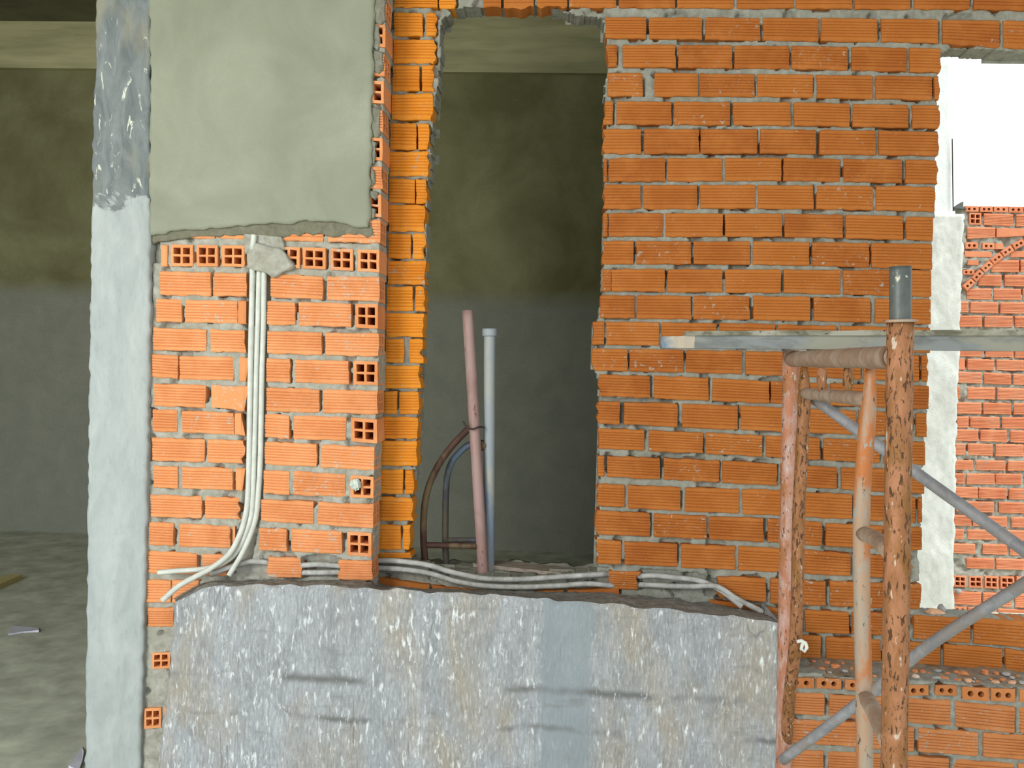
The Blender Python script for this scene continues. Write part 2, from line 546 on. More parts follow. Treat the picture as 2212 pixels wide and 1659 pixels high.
def mortar_sheet(mb, outer, holes, Y, thick, quads, cell=.007, rec=.007, amp=.004, mat=0, deep=(), gap=.5, seed=0):
    """the mortar between the bricks of one wall face, its edges carried through to the back"""
    O = np.array(outer)
    x0, x1, z0, z1 = O[:, 0].min(), O[:, 0].max(), O[:, 1].min(), O[:, 1].max()
    nx, nz = int((x1 - x0) / cell) + 1, int((z1 - z0) / cell) + 1
    gx = x0 + np.arange(nx + 1) * cell; gz = z0 + np.arange(nz + 1) * cell
    VX, VZ = np.meshgrid(gx, gz)
    jx, jz = vn(VX, VZ, 1 / cell * .9, 5 + seed) * cell * .35, vn(VX, VZ, 1 / cell * .9, 6 + seed) * cell * .35
    CX, CZ = np.meshgrid(gx[:-1] + cell / 2, gz[:-1] + cell / 2)
    ins = inpoly(CX, CZ, outer)
    for h in holes: ins &= ~inpoly(CX, CZ, h)
    keep = ins.copy()
    sh = .0035
    for q in quads:
        a = np.array(q)
        lx, rx = (a[0, 0] + a[3, 0]) / 2 + sh, (a[1, 0] + a[2, 0]) / 2 - sh
        if rx - lx < .004: continue
        bb = (CX > lx) & (CX < rx)
        t = np.clip((CX - a[0, 0]) / (a[1, 0] - a[0, 0] + 1e-9), 0, 1)
        top = a[0, 1] * (1 - t) + a[1, 1] * t - sh
        bot = a[3, 1] * (1 - t) + a[2, 1] * t + sh
        keep &= ~(bb & (CZ < top) & (CZ > bot))
    d = rec + amp * (vn(VX, VZ, 38, 1 + seed) * .6 + vn(VX, VZ, 90, 2 + seed) * .4 + vn(VX, VZ, 9, 3 + seed) * .5)
    d += np.where(vn(VX, VZ, 26, 4 + seed) > gap, .020, 0)
    rr = random.Random(seed + 3)
    for q in quads:
        a = np.array(q)
        w0 = rr.uniform(.004, .009)
        if rr.random() < .7:
            rx = (a[1, 0] + a[2, 0]) / 2
            zt, zb_ = a[1, 1] - rr.uniform(-.002, .02), a[2, 1] + rr.uniform(-.004, .02)
            d += np.where((VX > rx - .006) & (VX < rx + w0) & (VZ < zt) & (VZ > zb_), .022, 0)
        if rr.random() < .45:
            xa_, xb_ = sorted((rr.uniform(a[3, 0], a[2, 0]), rr.uniform(a[3, 0], a[2, 0])))
            zz_ = (a[2, 1] + a[3, 1]) / 2
            d += np.where((VX > xa_) & (VX < xb_) & (VZ < zz_ + .006) & (VZ > zz_ - .0035), .014, 0)
    for poly, dd in deep:
        d += np.where(inpoly(VX, VZ, poly), dd, 0)
    vid = {}

    def V(j, i, back=False):
        k = (j, i, back)
        if k not in vid:
            vid[k] = mb.vert((VX[j, i] + jx[j, i], Y + thick if back else Y + d[j, i], VZ[j, i] + jz[j, i]))
        return vid[k]
    T = (.5, 0, 0)
    for j, i in zip(*np.nonzero(keep)):
        mb.face((V(j, i), V(j, i + 1), V(j + 1, i + 1), V(j + 1, i)), mat, T, True)
        if i == 0 or not ins[j, i - 1]: mb.face((V(j + 1, i), V(j + 1, i, True), V(j, i, True), V(j, i)), mat, T)
        if i == nx - 1 or not ins[j, i + 1]: mb.face((V(j, i + 1), V(j, i + 1, True), V(j + 1, i + 1, True), V(j + 1, i + 1)), mat, T)
        if j == 0 or not ins[j - 1, i]: mb.face((V(j, i), V(j, i, True), V(j, i + 1, True), V(j, i + 1)), mat, T)
        if j == nz - 1 or not ins[j + 1, i]: mb.face((V(j + 1, i + 1), V(j + 1, i + 1, True), V(j + 1, i, True), V(j + 1, i)), mat, T)
    # plain back face, coarser
    cb = .03
    BX, BZ = np.meshgrid(np.arange(x0, x1, cb), np.arange(z0, z1, cb))
    bm_ = inpoly(BX + cb / 2, BZ + cb / 2, outer)
    for h in holes: bm_ &= ~inpoly(BX + cb / 2, BZ + cb / 2, h)
    if True:
        for xx, zz in zip(BX[bm_].tolist(), BZ[bm_].tolist()):
            k = [mb.vert(p) for p in ((xx, Y + thick, zz), (xx, Y + thick, zz + cb), (xx + cb, Y + thick, zz + cb), (xx + cb, Y + thick, zz))]
            mb.face(k, mat, T)


def pxpoly(pts, Y): return [XZ(x, y, Y) for x, y in pts]


def ragged(pts, amp, step=14):
    """a broken edge: short random steps along a pixel outline"""
    rr = random.Random(5); out = []
    for i in range(len(pts)):
        a, b = pts[i], pts[(i + 1) % len(pts)]
        n = max(1, int(math.dist(a, b) / step))
        for k in range(n):
            out.append((lerp(a[0], b[0], k / n) + rr.uniform(-amp, amp), lerp(a[1], b[1], k / n) + rr.uniform(-amp, amp)))
    return out


def sheet(mb, top, bot, Y, thick, nu=60, nv=60, amp=.003, freq=14, edge=.003, mat=0, amp2=.0012, seed=0, round_=.004):
    """a rough cast face between two pixel polylines, with its edges carried back"""
    def along(pl, u):
        xs = np.cumsum([0] + [math.dist(pl[i], pl[i + 1]) for i in range(len(pl) - 1)]); xs = xs / xs[-1]
        return (np.interp(u, xs, [p[0] for p in pl]), np.interp(u, xs, [p[1] for p in pl]))
    G = []
    for j in range(nv + 1):
        row = []
        for i in range(nu + 1):
            u, v = i / nu, j / nv
            a, b = along(top, u), along(bot, u)
            x, z = XZ(lerp(a[0], b[0], v), lerp(a[1], b[1], v), Y)
            e = 0
            dx = dz = 0
            if i in (0, nu): dx = float(vn(x * 0 + i, z, 45, 8 + seed)) * edge
            if j in (0, nv): dz = float(vn(x, z * 0 + j, 45, 9 + seed)) * edge
            if i in (0, nu) or j in (0, nv): e = round_
            y = Y + e + float(vn(x, z, freq, 1 + seed)) * amp + float(vn(x, z, freq * 5, 2 + seed)) * amp2
            row.append(mb.vert((x + dx, y, z + dz)))
        G.append(row)
    for j in range(nv):
        for i in range(nu):
            mb.face((G[j][i], G[j + 1][i], G[j + 1][i + 1], G[j][i + 1]), mat, (.5, 0, 0), True)
    loop = G[0][:] + [G[j][-1] for j in range(1, nv + 1)] + G[-1][-2::-1] + [G[j][0] for j in range(nv - 1, 0, -1)]
    back = [mb.vert((mb.v[k][0], Y + thick, mb.v[k][2])) for k in loop]
    for k in range(len(loop)):
        k2 = (k + 1) % len(loop)
        mb.face((loop[k], loop[k2], back[k2], back[k]), mat)
    mb.face(back[::-1], mat)
    return G


def box(mb, lo, hi, m=0):
    x0, y0, z0 = lo; x1, y1, z1 = hi
    v = [mb.vert(p) for p in ((x0, y0, z0), (x1, y0, z0), (x1, y1, z0), (x0, y1, z0), (x0, y0, z1), (x1, y0, z1), (x1, y1, z1), (x0, y1, z1))]
    for f in ((0, 3, 2, 1), (4, 5, 6, 7), (0, 1, 5, 4), (1, 2, 6, 5), (2, 3, 7, 6), (3, 0, 4, 7)):
        mb.face([v[k] for k in f], m)


# ------------------------------------------------------------------ tubes
def smooth_path(pts, step):
    pts = [Vector(p) for p in pts]
    if len(pts) == 2:
        n = max(1, int((pts[1] - pts[0]).length / step))
        return [pts[0].lerp(pts[1], i / n) for i in range(n + 1)]
    out = []
    ext = [pts[0] * 2 - pts[1]] + pts + [pts[-1] * 2 - pts[-2]]
    for i in range(1, len(ext) - 2):
        p0, p1, p2, p3 = ext[i - 1:i + 3]
        n = max(1, int((p2 - p1).length / step))
        for k in range(n):
            t = k / n
            out.append(.5 * ((2 * p1) + (p2 - p0) * t + (2 * p0 - 5 * p1 + 4 * p2 - p3) * t * t + (3 * p1 - p0 - 3 * p2 + p3) * t ** 3))
    out.append(pts[-1])
    return out


def tube(mb, pts, rad, seg=14, step=.02, ridges=0, hollow=0, taper=None, mat=0, flat=None, cap=True):
    path = smooth_path(pts, step)
    n = len(path)
    tan = [(path[min(i + 1, n - 1)] - path[max(i - 1, 0)]).normalized() for i in range(n)]
    ref = Vector((0, 1, 0)) if abs(tan[0].y) < .9 else Vector((1, 0, 0))
    nrm = tan[0].cross(ref).normalized()
    rings = []
    for i in range(n):
        nrm = (nrm - tan[i] * nrm.dot(tan[i])).normalized()
        bi = tan[i].cross(nrm)
        t = i / (n - 1)
        r = rad * (taper(t) if taper else 1)
        if ridges: r *= (1.0 if i % 2 == 0 else 1 - ridges)
        fl = flat(t) if flat else (1, 1)
        rings.append([mb.vert(path[i] + nrm * math.cos(a) * r * fl[0] + bi * math.sin(a) * r * fl[1]) for a in [2 * math.pi * k / seg for k in range(seg)]])
    for i in range(n - 1):
        for k in range(seg):
            k2 = (k + 1) % seg
            mb.face((rings[i][k], rings[i][k2], rings[i + 1][k2], rings[i + 1][k]), mat, (.5, 0, 0), True)
    for end, sg in ((0, 1), (n - 1, -1)):
        rg = rings[end]
        if hollow:
            c = path[end]
            inn = [mb.vert(c + (Vector(mb.v[k]) - c) * hollow) for k in rg]
            dp = min(rad * 3, (path[-1] - path[0]).length * .45)
            deep = [mb.vert(Vector(mb.v[k]) + tan[end] * sg * dp) for k in inn]
            for k in range(seg):
                k2 = (k + 1) % seg
                mb.face((rg[k], inn[k], inn[k2], rg[k2]), mat)
                mb.face((inn[k], deep[k], deep[k2], inn[k2]), mat)
            mb.face(deep, mat)
        elif cap:
            mb.face(rg[::-1] if end == 0 else rg, mat)


def px3(pts): return [P(x, y, Y) for x, y, Y in pts]


# ================================================================== THE SETTING
def struct(o, label):
    o['kind'] = 'structure'; o['label'] = label
    return o


# ---- recessed brick wall with the doorway and the window
mb = MB(); quads = []


RUN_ON = 2860


def lay(mb, view, rows, Y, mat, quads, depth=.085, ridge=.0034):
    R = Row(*view)
    for cp, bricks in rows:
        bricks = list(bricks)
        # a course that leaves the frame runs on past it
        if R.ox + bricks[-1][1] / R.s > 2215:
            w_ = bricks[-1][1] - bricks[-1][0]; g_ = max(8, bricks[-1][0] - bricks[-2][1]) if len(bricks) > 1 else 15
            while R.ox + bricks[-1][1] / R.s < RUN_ON:
                x_ = bricks[-1][1] + g_
                bricks.append((x_, x_ + w_, bricks[-1][2] if len(bricks[-1]) > 2 else 'S'))
        for b in bricks:
            x0, x1 = b[0], b[1]
            kind = b[2] if len(b) > 2 else 'S'
            ex = b[3] if len(b) > 3 else {}
            q = R.quad(ex.get('cp', cp), x0, x1, Y)
            quads.append(q)
            brick(mb, q, Y, ex.get('d', depth), kind, ex.get('m', mat), ex.get('jl', 0), ex.get('jr', 0), ex.get('jb', 0), ridge)


J = {'jl': .006}
JR = {'jr': .006}
rowsA = [
    ([(0, -75, 36), (1950, -70, 46), (2400, -60, 56)], [(-560, -470), (-455, -302, 'S', {'jb': .01}), (-285, -130, 'S', {'jb': .012}), (-120, 122), (135, 425), (437, 722), (740, 1028), (1042, 1332), (1346, 1630), (1650, 1935), (1955, 2240), (2255, 2560)]),
    ([(75, 87, 194), (560, 86, 200), (1160, 90, 209), (1770, 98, 219), (2085, 102, 243), (2500, 110, 258)], [(72, 275, 'S', J), (290, 560), (578, 860), (875, 1160), (1172, 1460), (1480, 1770), (1795, 2085), (2105, 2400), (2415, 2650)]),
    ([(85, 228, 343), (1000, 231, 350), (1785, 246, 371)], [(78, 125, 'S', J), (155, 425), (440, 715), (728, 1008), (1022, 1308), (1328, 1610), (1625, 1785, 'S', JR)]),
    ([(80, 370, 490), (1000, 378, 495), (1775, 390, 512)], [(78, 258, 'S', J), (318, 540), (550, 830), (845, 1130), (1150, 1435), (1450, 1740), (1752, 1776, 'S', JR)]),
    ([(65, 517, 635), (1000, 522, 642), (1775, 538, 656)], [(62, 105, 'S', J), (125, 405), (418, 705), (720, 1015), (1032, 1318), (1335, 1620), (1640, 1775, 'S', JR)]),
    ([(62, 658, 785), (1000, 660, 785), (1770, 672, 797)], [(60, 248, 'S', J), (265, 545), (555, 842), (860, 1145), (1165, 1450), (1468, 1770, 'S', JR)]),
    ([(62, 810, 930), (1000, 806, 924), (1770, 820, 942)], [(58, 75), (82, 370), (385, 665), (680, 968), (980, 1270), (1288, 1585), (1605, 1768, 'S', JR)]),
    ([(60, 945, 1070), (1000, 946, 1067), (1750, 956, 1083)], [(58, 245, 'S', J), (260, 537), (552, 832), (850, 1133), (1150, 1438), (1455, 1752, 'S', JR)]),
    ([(60, 1090, 1211), (1000, 1093, 1212), (1745, 1108, 1232)], [(55, 78), (82, 360), (375, 668), (680, 970), (985, 1283), (1298, 1590), (1608, 1745)]),
    ([(57, 1232, 1350), (1000, 1236, 1357), (1738, 1249, 1379)], [(52, 210, 'S', J), (225, 505), (520, 805), (822, 1110), (1128, 1418), (1430, 1740)]),
    ([(55, 1376, 1491), (1000, 1379, 1500), (1735, 1384, 1520)], [(50, 95), (98, 370), (385, 665), (680, 965), (980, 1270), (1285, 1575), (1590, 1735)]),
    ([(45, 1511, 1628), (1000, 1516, 1640), (1735, 1532, 1660)], [(42, 215, 'S', J), (228, 505), (520, 805), (825, 1115), (1135, 1425), (1450, 1735)]),
]
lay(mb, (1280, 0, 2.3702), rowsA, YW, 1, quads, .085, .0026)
rowsB = [
    ([(5, 318, 438), (630, 326, 446), (1000, 334, 452), (1730, 350, 480)], [(5, 60, 'S', J), (70, 340), (355, 635), (650, 935), (950, 1250), (1270, 1560), (1580, 1730)]),
    ([(0, 455, 570), (480, 464, 580), (1000, 474, 598), (1375, 485, 616), (1730, 492, 630)], [(0, 180, 'S', J), (190, 465), (480, 765), (785, 1070), (1085, 1375), (1390, 1672), (1690, 1718, 'S', JR)]),
    ([(30, 588, 700), (500, 602, 722), (1000, 630, 742), (1730, 648, 768)], [(32, 295, 'S', J), (315, 595), (615, 905), (915, 1203), (1220, 1500), (1518, 1725)]),
    ([(30, 726, 840), (450, 740, 862), (900, 757, 881), (1700, 790, 912)], [(28, 140, 'S', J), (162, 435), (460, 745), (760, 1050), (1066, 1350), (1365, 1640), (1660, 1712)]),
    ([(30, 865, 970), (450, 881, 990), (1000, 908, 1020), (1475, 928, 1045), (1705, 935, 1056)], [(30, 265, 'S', J), (290, 565), (580, 870), (890, 1165), (1185, 1475), (1492, 1705)]),
    ([(30, 1005, 1112), (450, 1021, 1134), (900, 1045, 1156), (1275, 1068, 1180), (1700, 1080, 1202)], [(28, 60), (75, 345), (365, 650), (665, 945, 'S'), (965, 1250), (1275, 1560), (1578, 1700)]),
    ([(28, 1150, 1264), (450, 1166, 1290), (900, 1181, 1312), (1500, 1214, 1342), (1690, 1220, 1350)], [(26, 165, 'S', J), (185, 450), (475, 750), (770, 1050), (1065, 1330), (1345, 1655), (1668, 1690)]),
]
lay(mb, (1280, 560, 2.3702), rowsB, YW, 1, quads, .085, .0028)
rowsC = [
    ([(25, 8, 130), (450, 30, 146), (900, 46, 170), (1200, 72, 192), (1685, 95, 212)], [(22, 295, 'S', J), (315, 585), (600, 875), (900, 1180), (1200, 1490), (1508, 1690)]),
    ([(25, 155, 279), (300, 174, 292), (900, 196, 322), (1300, 225, 342), (1680, 245, 365)], [(22, 145, 'S', J), (165, 435), (455, 730), (750, 1035), (1052, 1322), (1342, 1635, 'S', {'jr': .008})]),
    ([(0, 315, 425), (600, 337, 452), (900, 352, 482), (1200, 370, 498), (1680, 385, 515)], [(85, 240, 'S', {'jr': .01, 'cp': [(85, 315, 410), (240, 325, 415)]}), (645, 890, 'S', {'jl': .012, 'cp': [(645, 345, 452), (890, 355, 480)]}), (915, 1195), (1220, 1490), (1508, 1682, 'S', JR)]),
    ([(600, 465, 560), (900, 505, 622), (1300, 528, 642), (1680, 540, 655)], [(600, 860, 'S', {'jl': .006}), (880, 1075), (1092, 1315), (1332, 1615)]),
    ([(900, 640, 760), (1300, 660, 775), (1600, 680, 790)], [(890, 1172), (1200, 1480), (1495, 1600)]),
    # under the window
    ([(1640, 545, 665), (1950, 560, 690), (2300, 582, 720)], [(1650, 1938), (1957, 2250), (2268, 2540)]),
    ([(1600, 678, 790), (1900, 698, 815), (2300, 735, 850)], [(1615, 1785), (1805, 2103), (2122, 2400), (2418, 2560)]),
    ([(1600, 800, 890), (2300, 862, 950)], [(1600, 1700), (1720, 2000), (2020, 2300), (2320, 2560)]),
]
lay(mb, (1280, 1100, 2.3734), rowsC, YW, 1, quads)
# strip left of the doorway
S5 = [
    ([(200, -60, 40), (540, -60, 46)], [(190, 440), (450, 540, 'S', JR)]),
    ([(195, 68, 205), (430, 75, 210)], [(190, 355), (378, 432, 'S', JR)]),
    ([(190, 226, 362), (420, 224, 362)], [(187, 422, 'S', JR)]),
    ([(185, 376, 522), (412, 374, 528)], [(182, 335), (352, 414, 'S', JR)]),
    ([(180, 546, 690), (405, 538, 692)], [(178, 407, 'S', JR)]),
    ([(165, 708, 862), (385, 712, 866)], [(170, 318), (330, 386, 'S', JR)]),
    ([(165, 877, 1016), (385, 874, 1018)], [(166, 386, 'S', JR)]),
    ([(160, 1030, 1170), (380, 1036, 1176)], [(162, 310), (318, 381, 'S', JR)]),
    ([(158, 1184, 1336), (370, 1184, 1338)], [(160, 371, 'S', JR)]),
    ([(155, 1350, 1490), (365, 1350, 1496)], [(157, 285), (300, 366, 'S', JR)]),
]
lay(mb, (780, 0, 2.675), S5, YW, 2, quads)
S4 = [
    ([(150, 8, 122), (310, 8, 122)], [(130, 308, 'S', JR)]),
    ([(125, 132, 250), (300, 132, 252)], [(125, 250), (263, 304, 'S', JR)]),
    ([(122, 260, 376), (300, 262, 376)], [(122, 300, 'S', JR)]),
    ([(115, 385, 500), (290, 386, 504)], [(118, 206), (233, 292, 'S', JR)]),
    ([(105, 514, 626), (275, 514, 626)], [(110, 282, 'S', JR)]),
    ([(98, 640, 750), (272, 640, 752)], [(104, 172), (186, 275, 'S', JR)]),
    ([(100, 764, 870), (275, 766, 870)], [(100, 274, 'S', JR)]),
    ([(95, 880, 1000), (265, 880, 1002)], [(95, 268, 'S', JR)]),
    ([(88, 1018, 1135), (250, 1020, 1138)], [(92, 202), (212, 252, 'S', JR)]),
    ([(85, 1150, 1268), (250, 1158, 1268)], [(88, 250, 'S', JR)]),
    ([(80, 1288, 1408), (232, 1288, 1408)], [(84, 192), (202, 234, 'S', JR)]),
    ([(75, 1420, 1448), (235, 1424, 1448)], [(78, 236, 'S', JR)]),
    ([(75, 1540, 1600), (600, 1620, 1660), (1300, 1590, 1640)], [(70, 330, 'P', {'m': 1}), (345, 660, 'P', {'m': 1}), (680, 980, 'P', {'m': 1}), (1000, 1250, 'P', {'m': 1})]),
]
lay(mb, (780, 560, 2.2417), S4, YW, 2, quads)

outer = pxpoly([(815, -90), (2900, -90), (2900, 125), (2900, 1760), (815, 1760)], YW)
door = pxpoly(ragged([(962, 14), (1180, 10), (1225, 18), (1245, 30), (1296, 33), (1308, 48), (1312, 95), (1314, 120), (1309, 190), (1310, 250), (1307, 330), (1307, 400), (1304, 520), (1301, 620), (1293, 690), (1286, 705), (1285, 760), (1286, 805), (1295, 830), (1296, 900), (1294, 1000), (1293, 1100), (1292, 1200), (1292, 1240),
               (1180, 1255), (1000, 1250), (900, 1222), (874, 1205), (879, 1130), (884, 1065), (893, 1050), (896, 1000), (898, 940), (903, 860), (908, 780), (911, 700), (915, 620), (917, 540), (920, 460), (924, 390), (928, 330), (933, 250), (942, 200), (949, 140), (951, 60), (954, 38), (976, 30)], 3.2), YW)
window = pxpoly([(2036, 112), (2060, 100), (2140, 104), (2150, 106), (2910, 130), (2910, 1362), (2212, 1342), (1990, 1328), (1988, 1260), (1992, 1150), (1998, 1000), (2003, 900), (2006, 750), (2012, 640), (2014, 520), (2022, 440), (2024, 400), (2028, 250), (2030, 130)], YW)
chase = pxpoly([(812, 1195), (1250, 1225), (1320, 1228), (1330, 1280), (1230, 1285), (1000, 1285), (812, 1245)], YW)
chase2 = pxpoly([(1385, 1230), (1500, 1238), (1560, 1255), (1660, 1315), (1640, 1335), (1540, 1290), (1385, 1272)], YW)
mortar_sheet(mb, outer, [door, window], YW, .10, quads, .0055, .010, .0045, 0, [(chase, .012), (chase2, .014)], .40)
wall_right = mb.build('wall_right', [M['mortar_wall'], M['brick_wall'], M['brick_strip']], keep=True)
struct(wall_right, 'orange hollow brick wall with the narrow doorway and the window opening')

# ---- brick pier beside the concrete column
mb = MB(); quads = []
CH = {'jr': .008}; CL = {'jl': .005}
rowsP = []
zz0 = [(-9, 'E'), (-8, 'H'), (-7, 'E'), (-6, 'H'), (-5, 'E'), (-4, 'H'), (-3, 'E'), (-2, 'H')]
for k, kd in zz0:
    yt = (540 + k * 61.2 - 480) * 2.765; yb = yt + 133
    dx = -k * 4.2
    x1 = 1852 + dx
    x0 = x1 - (130 if kd == 'H' else 310)
    rowsP.append(([(x0, yt, yb), (x1, yt + 8, yb + 8)], [(x0, x1, kd, {'jr': .003})]))
rowsP += [
    ([(790, -40, 96), (1885, -15, 125)], [(600, 865), (870, 1050), (1210, 1512), (1545, 1856, 'E')]),
    ([(560, 132, 262), (1050, 140, 266), (1300, 146, 272), (1700, 162, 290), (1850, 166, 300)], [(545, 582, 'P'), (605, 735, 'H'), (760, 885, 'H'), (910, 1045, 'H'), (1085, 1215, 'H'), (1245, 1375, 'H'), (1393, 1530, 'H'), (1560, 1693, 'H'), (1722, 1850, 'H')]),
    ([(540, 290, 434), (850, 300, 440), (1200, 306, 446), (1540, 322, 466), (1850, 328, 474)], [(540, 840), (862, 1056), (1198, 1510), (1540, 1850, 'E')]),
    ([(515, 455, 594), (690, 464, 600), (1000, 468, 606), (1180, 471, 612), (1680, 486, 626), (1840, 490, 636)], [(515, 665), (690, 1000), (1005, 1052, 'P', CH), (1180, 1345), (1368, 1680), (1706, 1842, 'H')]),
    ([(500, 628, 764), (820, 640, 772), (1180, 650, 784), (1845, 664, 804)], [(500, 815), (840, 1046, 'S', CH), (1180, 1505), (1528, 1846, 'E')]),
    ([(490, 785, 924), (655, 798, 936), (980, 804, 948), (1180, 814, 952), (1665, 828, 968), (1840, 832, 974)], [(490, 645), (655, 977), (1012, 1062, 'P', CH), (1175, 1315), (1345, 1665), (1695, 1840, 'H')]),
    ([(500, 962, 1096), (1180, 984, 1130), (1500, 998, 1140), (1840, 1008, 1148)], [(500, 810), (845, 1062, 'P', {'jr': .012, 'jb': .004}), (1175, 1490), (1515, 1840, 'E')]),
    ([(495, 1118, 1250), (970, 1138, 1270), (1310, 1152, 1296), (1650, 1166, 1306), (1835, 1178, 1322)], [(495, 640), (670, 977), (985, 1040, 'P', CH), (1165, 1310), (1335, 1650), (1682, 1836, 'H')]),
    ([(492, 1288, 1424), (1040, 1304, 1440), (1475, 1326, 1462), (1815, 1346, 1484)], [(492, 805), (825, 1040, 'S', CH), (1165, 1475), (1500, 1818, 'E')]),
    ([(495, 1456, 1588), (970, 1470, 1602), (1310, 1486, 1630), (1650, 1508, 1642), (1815, 1522, 1650)], [(500, 645), (670, 970), (990, 1040, 'P', CH), (1160, 1310), (1335, 1645), (1678, 1816, 'H')]),
]
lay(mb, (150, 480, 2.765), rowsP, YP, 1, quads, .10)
rowsQ = [
    ([(435, 173, 294), (925, 192, 308), (1325, 212, 336), (1650, 226, 358)], [(438, 715), (735, 922, 'S', CH), (1042, 1325), (1350, 1652, 'E')]),
    ([(430, 323, 446), (870, 344, 466), (1180, 358, 484), (1480, 372, 498), (1640, 380, 512)], [(430, 565), (595, 870), (885, 905, 'P', CH), (1030, 1180), (1205, 1480), (1510, 1642, 'H')]),
    ([(425, 480, 600), (1050, 510, 622), (1640, 532, 640)], [(425, 690), (720, 850, 'S', CH), (1080, 1258, 'S', {'jl': .008, 'jr': .006}), (1468, 1645, 'E', {'jl': .008})]),
    ([(415, 636, 760), (700, 640, 764)], [(415, 550), (560, 700)]),
    ([(425, 790, 892), (700, 792, 894)], [(425, 560), (575, 700)]),
    ([(440, 1035, 1122), (560, 1030, 1118)], [(448, 545, 'H', {'d': .05})]),
    ([(405, 1335, 1445), (560, 1330, 1440)], [(408, 498, 'H', {'d': .05}), (515, 600, 'H')]),
]
lay(mb, (150, 1000, 2.5175), rowsQ, YP, 1, quads, .10)
outerP = pxpoly([(312, -90), (835, -90), (830, 100), (825, 300), (819, 545), (817, 640), (815, 800), (810, 960), (806, 1060), (803, 1170), (802, 1258), (802, 1760), (300, 1760), (318, 1000), (330, 500)], YP)
chaseP = pxpoly([(532, 588), (582, 588), (577, 800), (571, 1000), (560, 1120), (540, 1215), (590, 1215), (590, 1245), (440, 1245), (505, 1200), (522, 1120), (530, 900)], YP)
notch = pxpoly([(650, 1205), (690, 1196), (735, 1208), (733, 1250), (648, 1250)], YP)
mortar_sheet(mb, outerP, [], YP, .20, quads, .0055, .0075, .0045, 0, [(chaseP, .03), (notch, .035)], .48, 20)
wall_left = mb.build('wall_left', [M['mortar'], M['brick_pier']], keep=True)
struct(wall_left, 'pale orange brick pier between concrete column and doorway, partly plastered')

mb = MB()
sheet(mb, [(322, -90), (560, -90), (811, -90)], [(322, 506), (355, 503), (390, 498), (440, 494), (500, 489), (560, 486), (620, 482), (680, 476), (730, 480), (770, 492), (797, 494)], YP - .014, .03, 70, 80, .0022, 5, .005, 0, .0006, 31, .004)
o = mb.build('plaster_coat', M['plaster'], wall_left); o['label'] = 'smooth grey-green plaster above the bare bricks'
mb = MB()
sheet(mb, [(318, 496), (430, 488), (560, 480), (680, 470), (806, 486)], [(318, 526), (360, 524), (385, 518), (430, 512), (470, 508), (500, 513), (540, 506), (556, 530), (590, 516), (640, 506), (690, 508), (720, 512), (760, 506), (806, 512)], YP - .0022, .02, 110, 8, .0011, 26, .007, 0, .0009, 41, .002)
o = mb.build('mortar_fringe', M['mortar_dark'], wall_left); o['label'] = 'dark ragged lower edge of the plaster'
mb = MB()
sheet(mb, [(529, 527), (545, 522), (560, 526), (585, 532), (606, 536), (616, 546)], [(531, 580), (545, 585), (570, 590), (590, 598), (606, 592), (634, 576)], YP - .017, .05, 30, 22, .0022, 14, .005, 0, .0010, 51, .012)
sheet(mb, [(528, 505), (545, 503), (600, 508), (612, 512)], [(527, 545), (560, 552), (600, 556), (612, 540)], YP - .007, .03, 30, 16, .003, 24, .006, 0, .0016, 56, .006)
o = mb.build('mortar_patch', M['mortar'], wall_left); o['label'] = 'lump of grey mortar over the conduits'

mb = MB()
for k, (ya, yb, xa, xb) in enumerate(((-60, 46, 806, 834), (50, 104, 806, 820), (108, 152, 806, 828), (228, 292, 802, 822), (300, 352, 800, 812), (362, 400, 800, 809), (412, 424, 798, 818), (446, 470, 797, 812))):
    sheet(mb, [(xa, ya), (lerp(xa, xb, .5), ya + 3), (xb, ya + 5)], [(xa, yb), (lerp(xa, xb, .6), yb + 4), (xb - 2, yb - 3)], YP - .0045, .02, 10, 14, .003, 40, .005, 0, .0015, 130 + k, .005)
o = mb.build('mortar_smear', M['mortar_smear'], wall_left); o['label'] = 'mortar smeared over the bricks beside the plaster edge'
# ---- concrete column
mb = MB()
lx = [(208, -90), (206, 60), (204, 160), (200, 250), (198, 330), (199, 420), (195, 520), (193, 650), (191, 800), (189, 1000), (187, 1200), (185, 1450), (182, 1760)]
rx = [(326, -90), (324, 60), (322, 160), (323, 300), (323, 420), (324, 500), (322, 560), (323, 650), (321, 800), (318, 1000), (316, 1120), (312, 1250), (308, 1450), (300, 1760)]


def vsheet(mb, L, Rr, Y, thick, nu, nv, amp, freq, edge, amp2=.0012, seed=0, round_=.006):
    """as sheet(), between a left and a right edge"""
    ys = np.linspace(L[0][1], L[-1][1], nv + 1)
    G = []
    for y in ys:
        a = np.interp(y, [p[1] for p in L], [p[0] for p in L]); b = np.interp(y, [p[1] for p in Rr], [p[0] for p in Rr])
        row = []
        for i in range(nu + 1):
            x, z = XZ(lerp(a, b, i / nu), y, Y)
            e = round_ if i in (0, nu) else 0
            dx = float(vn(i * 7.3, z, 40, 8 + seed)) * edge if i in (0, nu) else 0
            row.append(mb.vert((x + dx, Y + e + float(vn(x, z, freq, 1 + seed)) * amp + float(vn(x, z, freq * 5, 2 + seed)) * amp2, z)))
        G.append(row)
    for j in range(nv):
        for i in range(nu):
            mb.face((G[j][i], G[j + 1][i], G[j + 1][i + 1], G[j][i + 1]), 0, (.5, 0, 0), True)
    loop = G[0][:] + [G[j][-1] for j in range(1, nv + 1)] + G[-1][-2::-1] + [G[j][0] for j in range(nv - 1, 0, -1)]
    back = [mb.vert((mb.v[k][0], Y + thick, mb.v[k][2])) for k in loop]
    for k in range(len(loop)):
        k2 = (k + 1) % len(loop)
        mb.face((loop[k], loop[k2], back[k2], back[k]), 0)
    mb.face(back[::-1], 0)


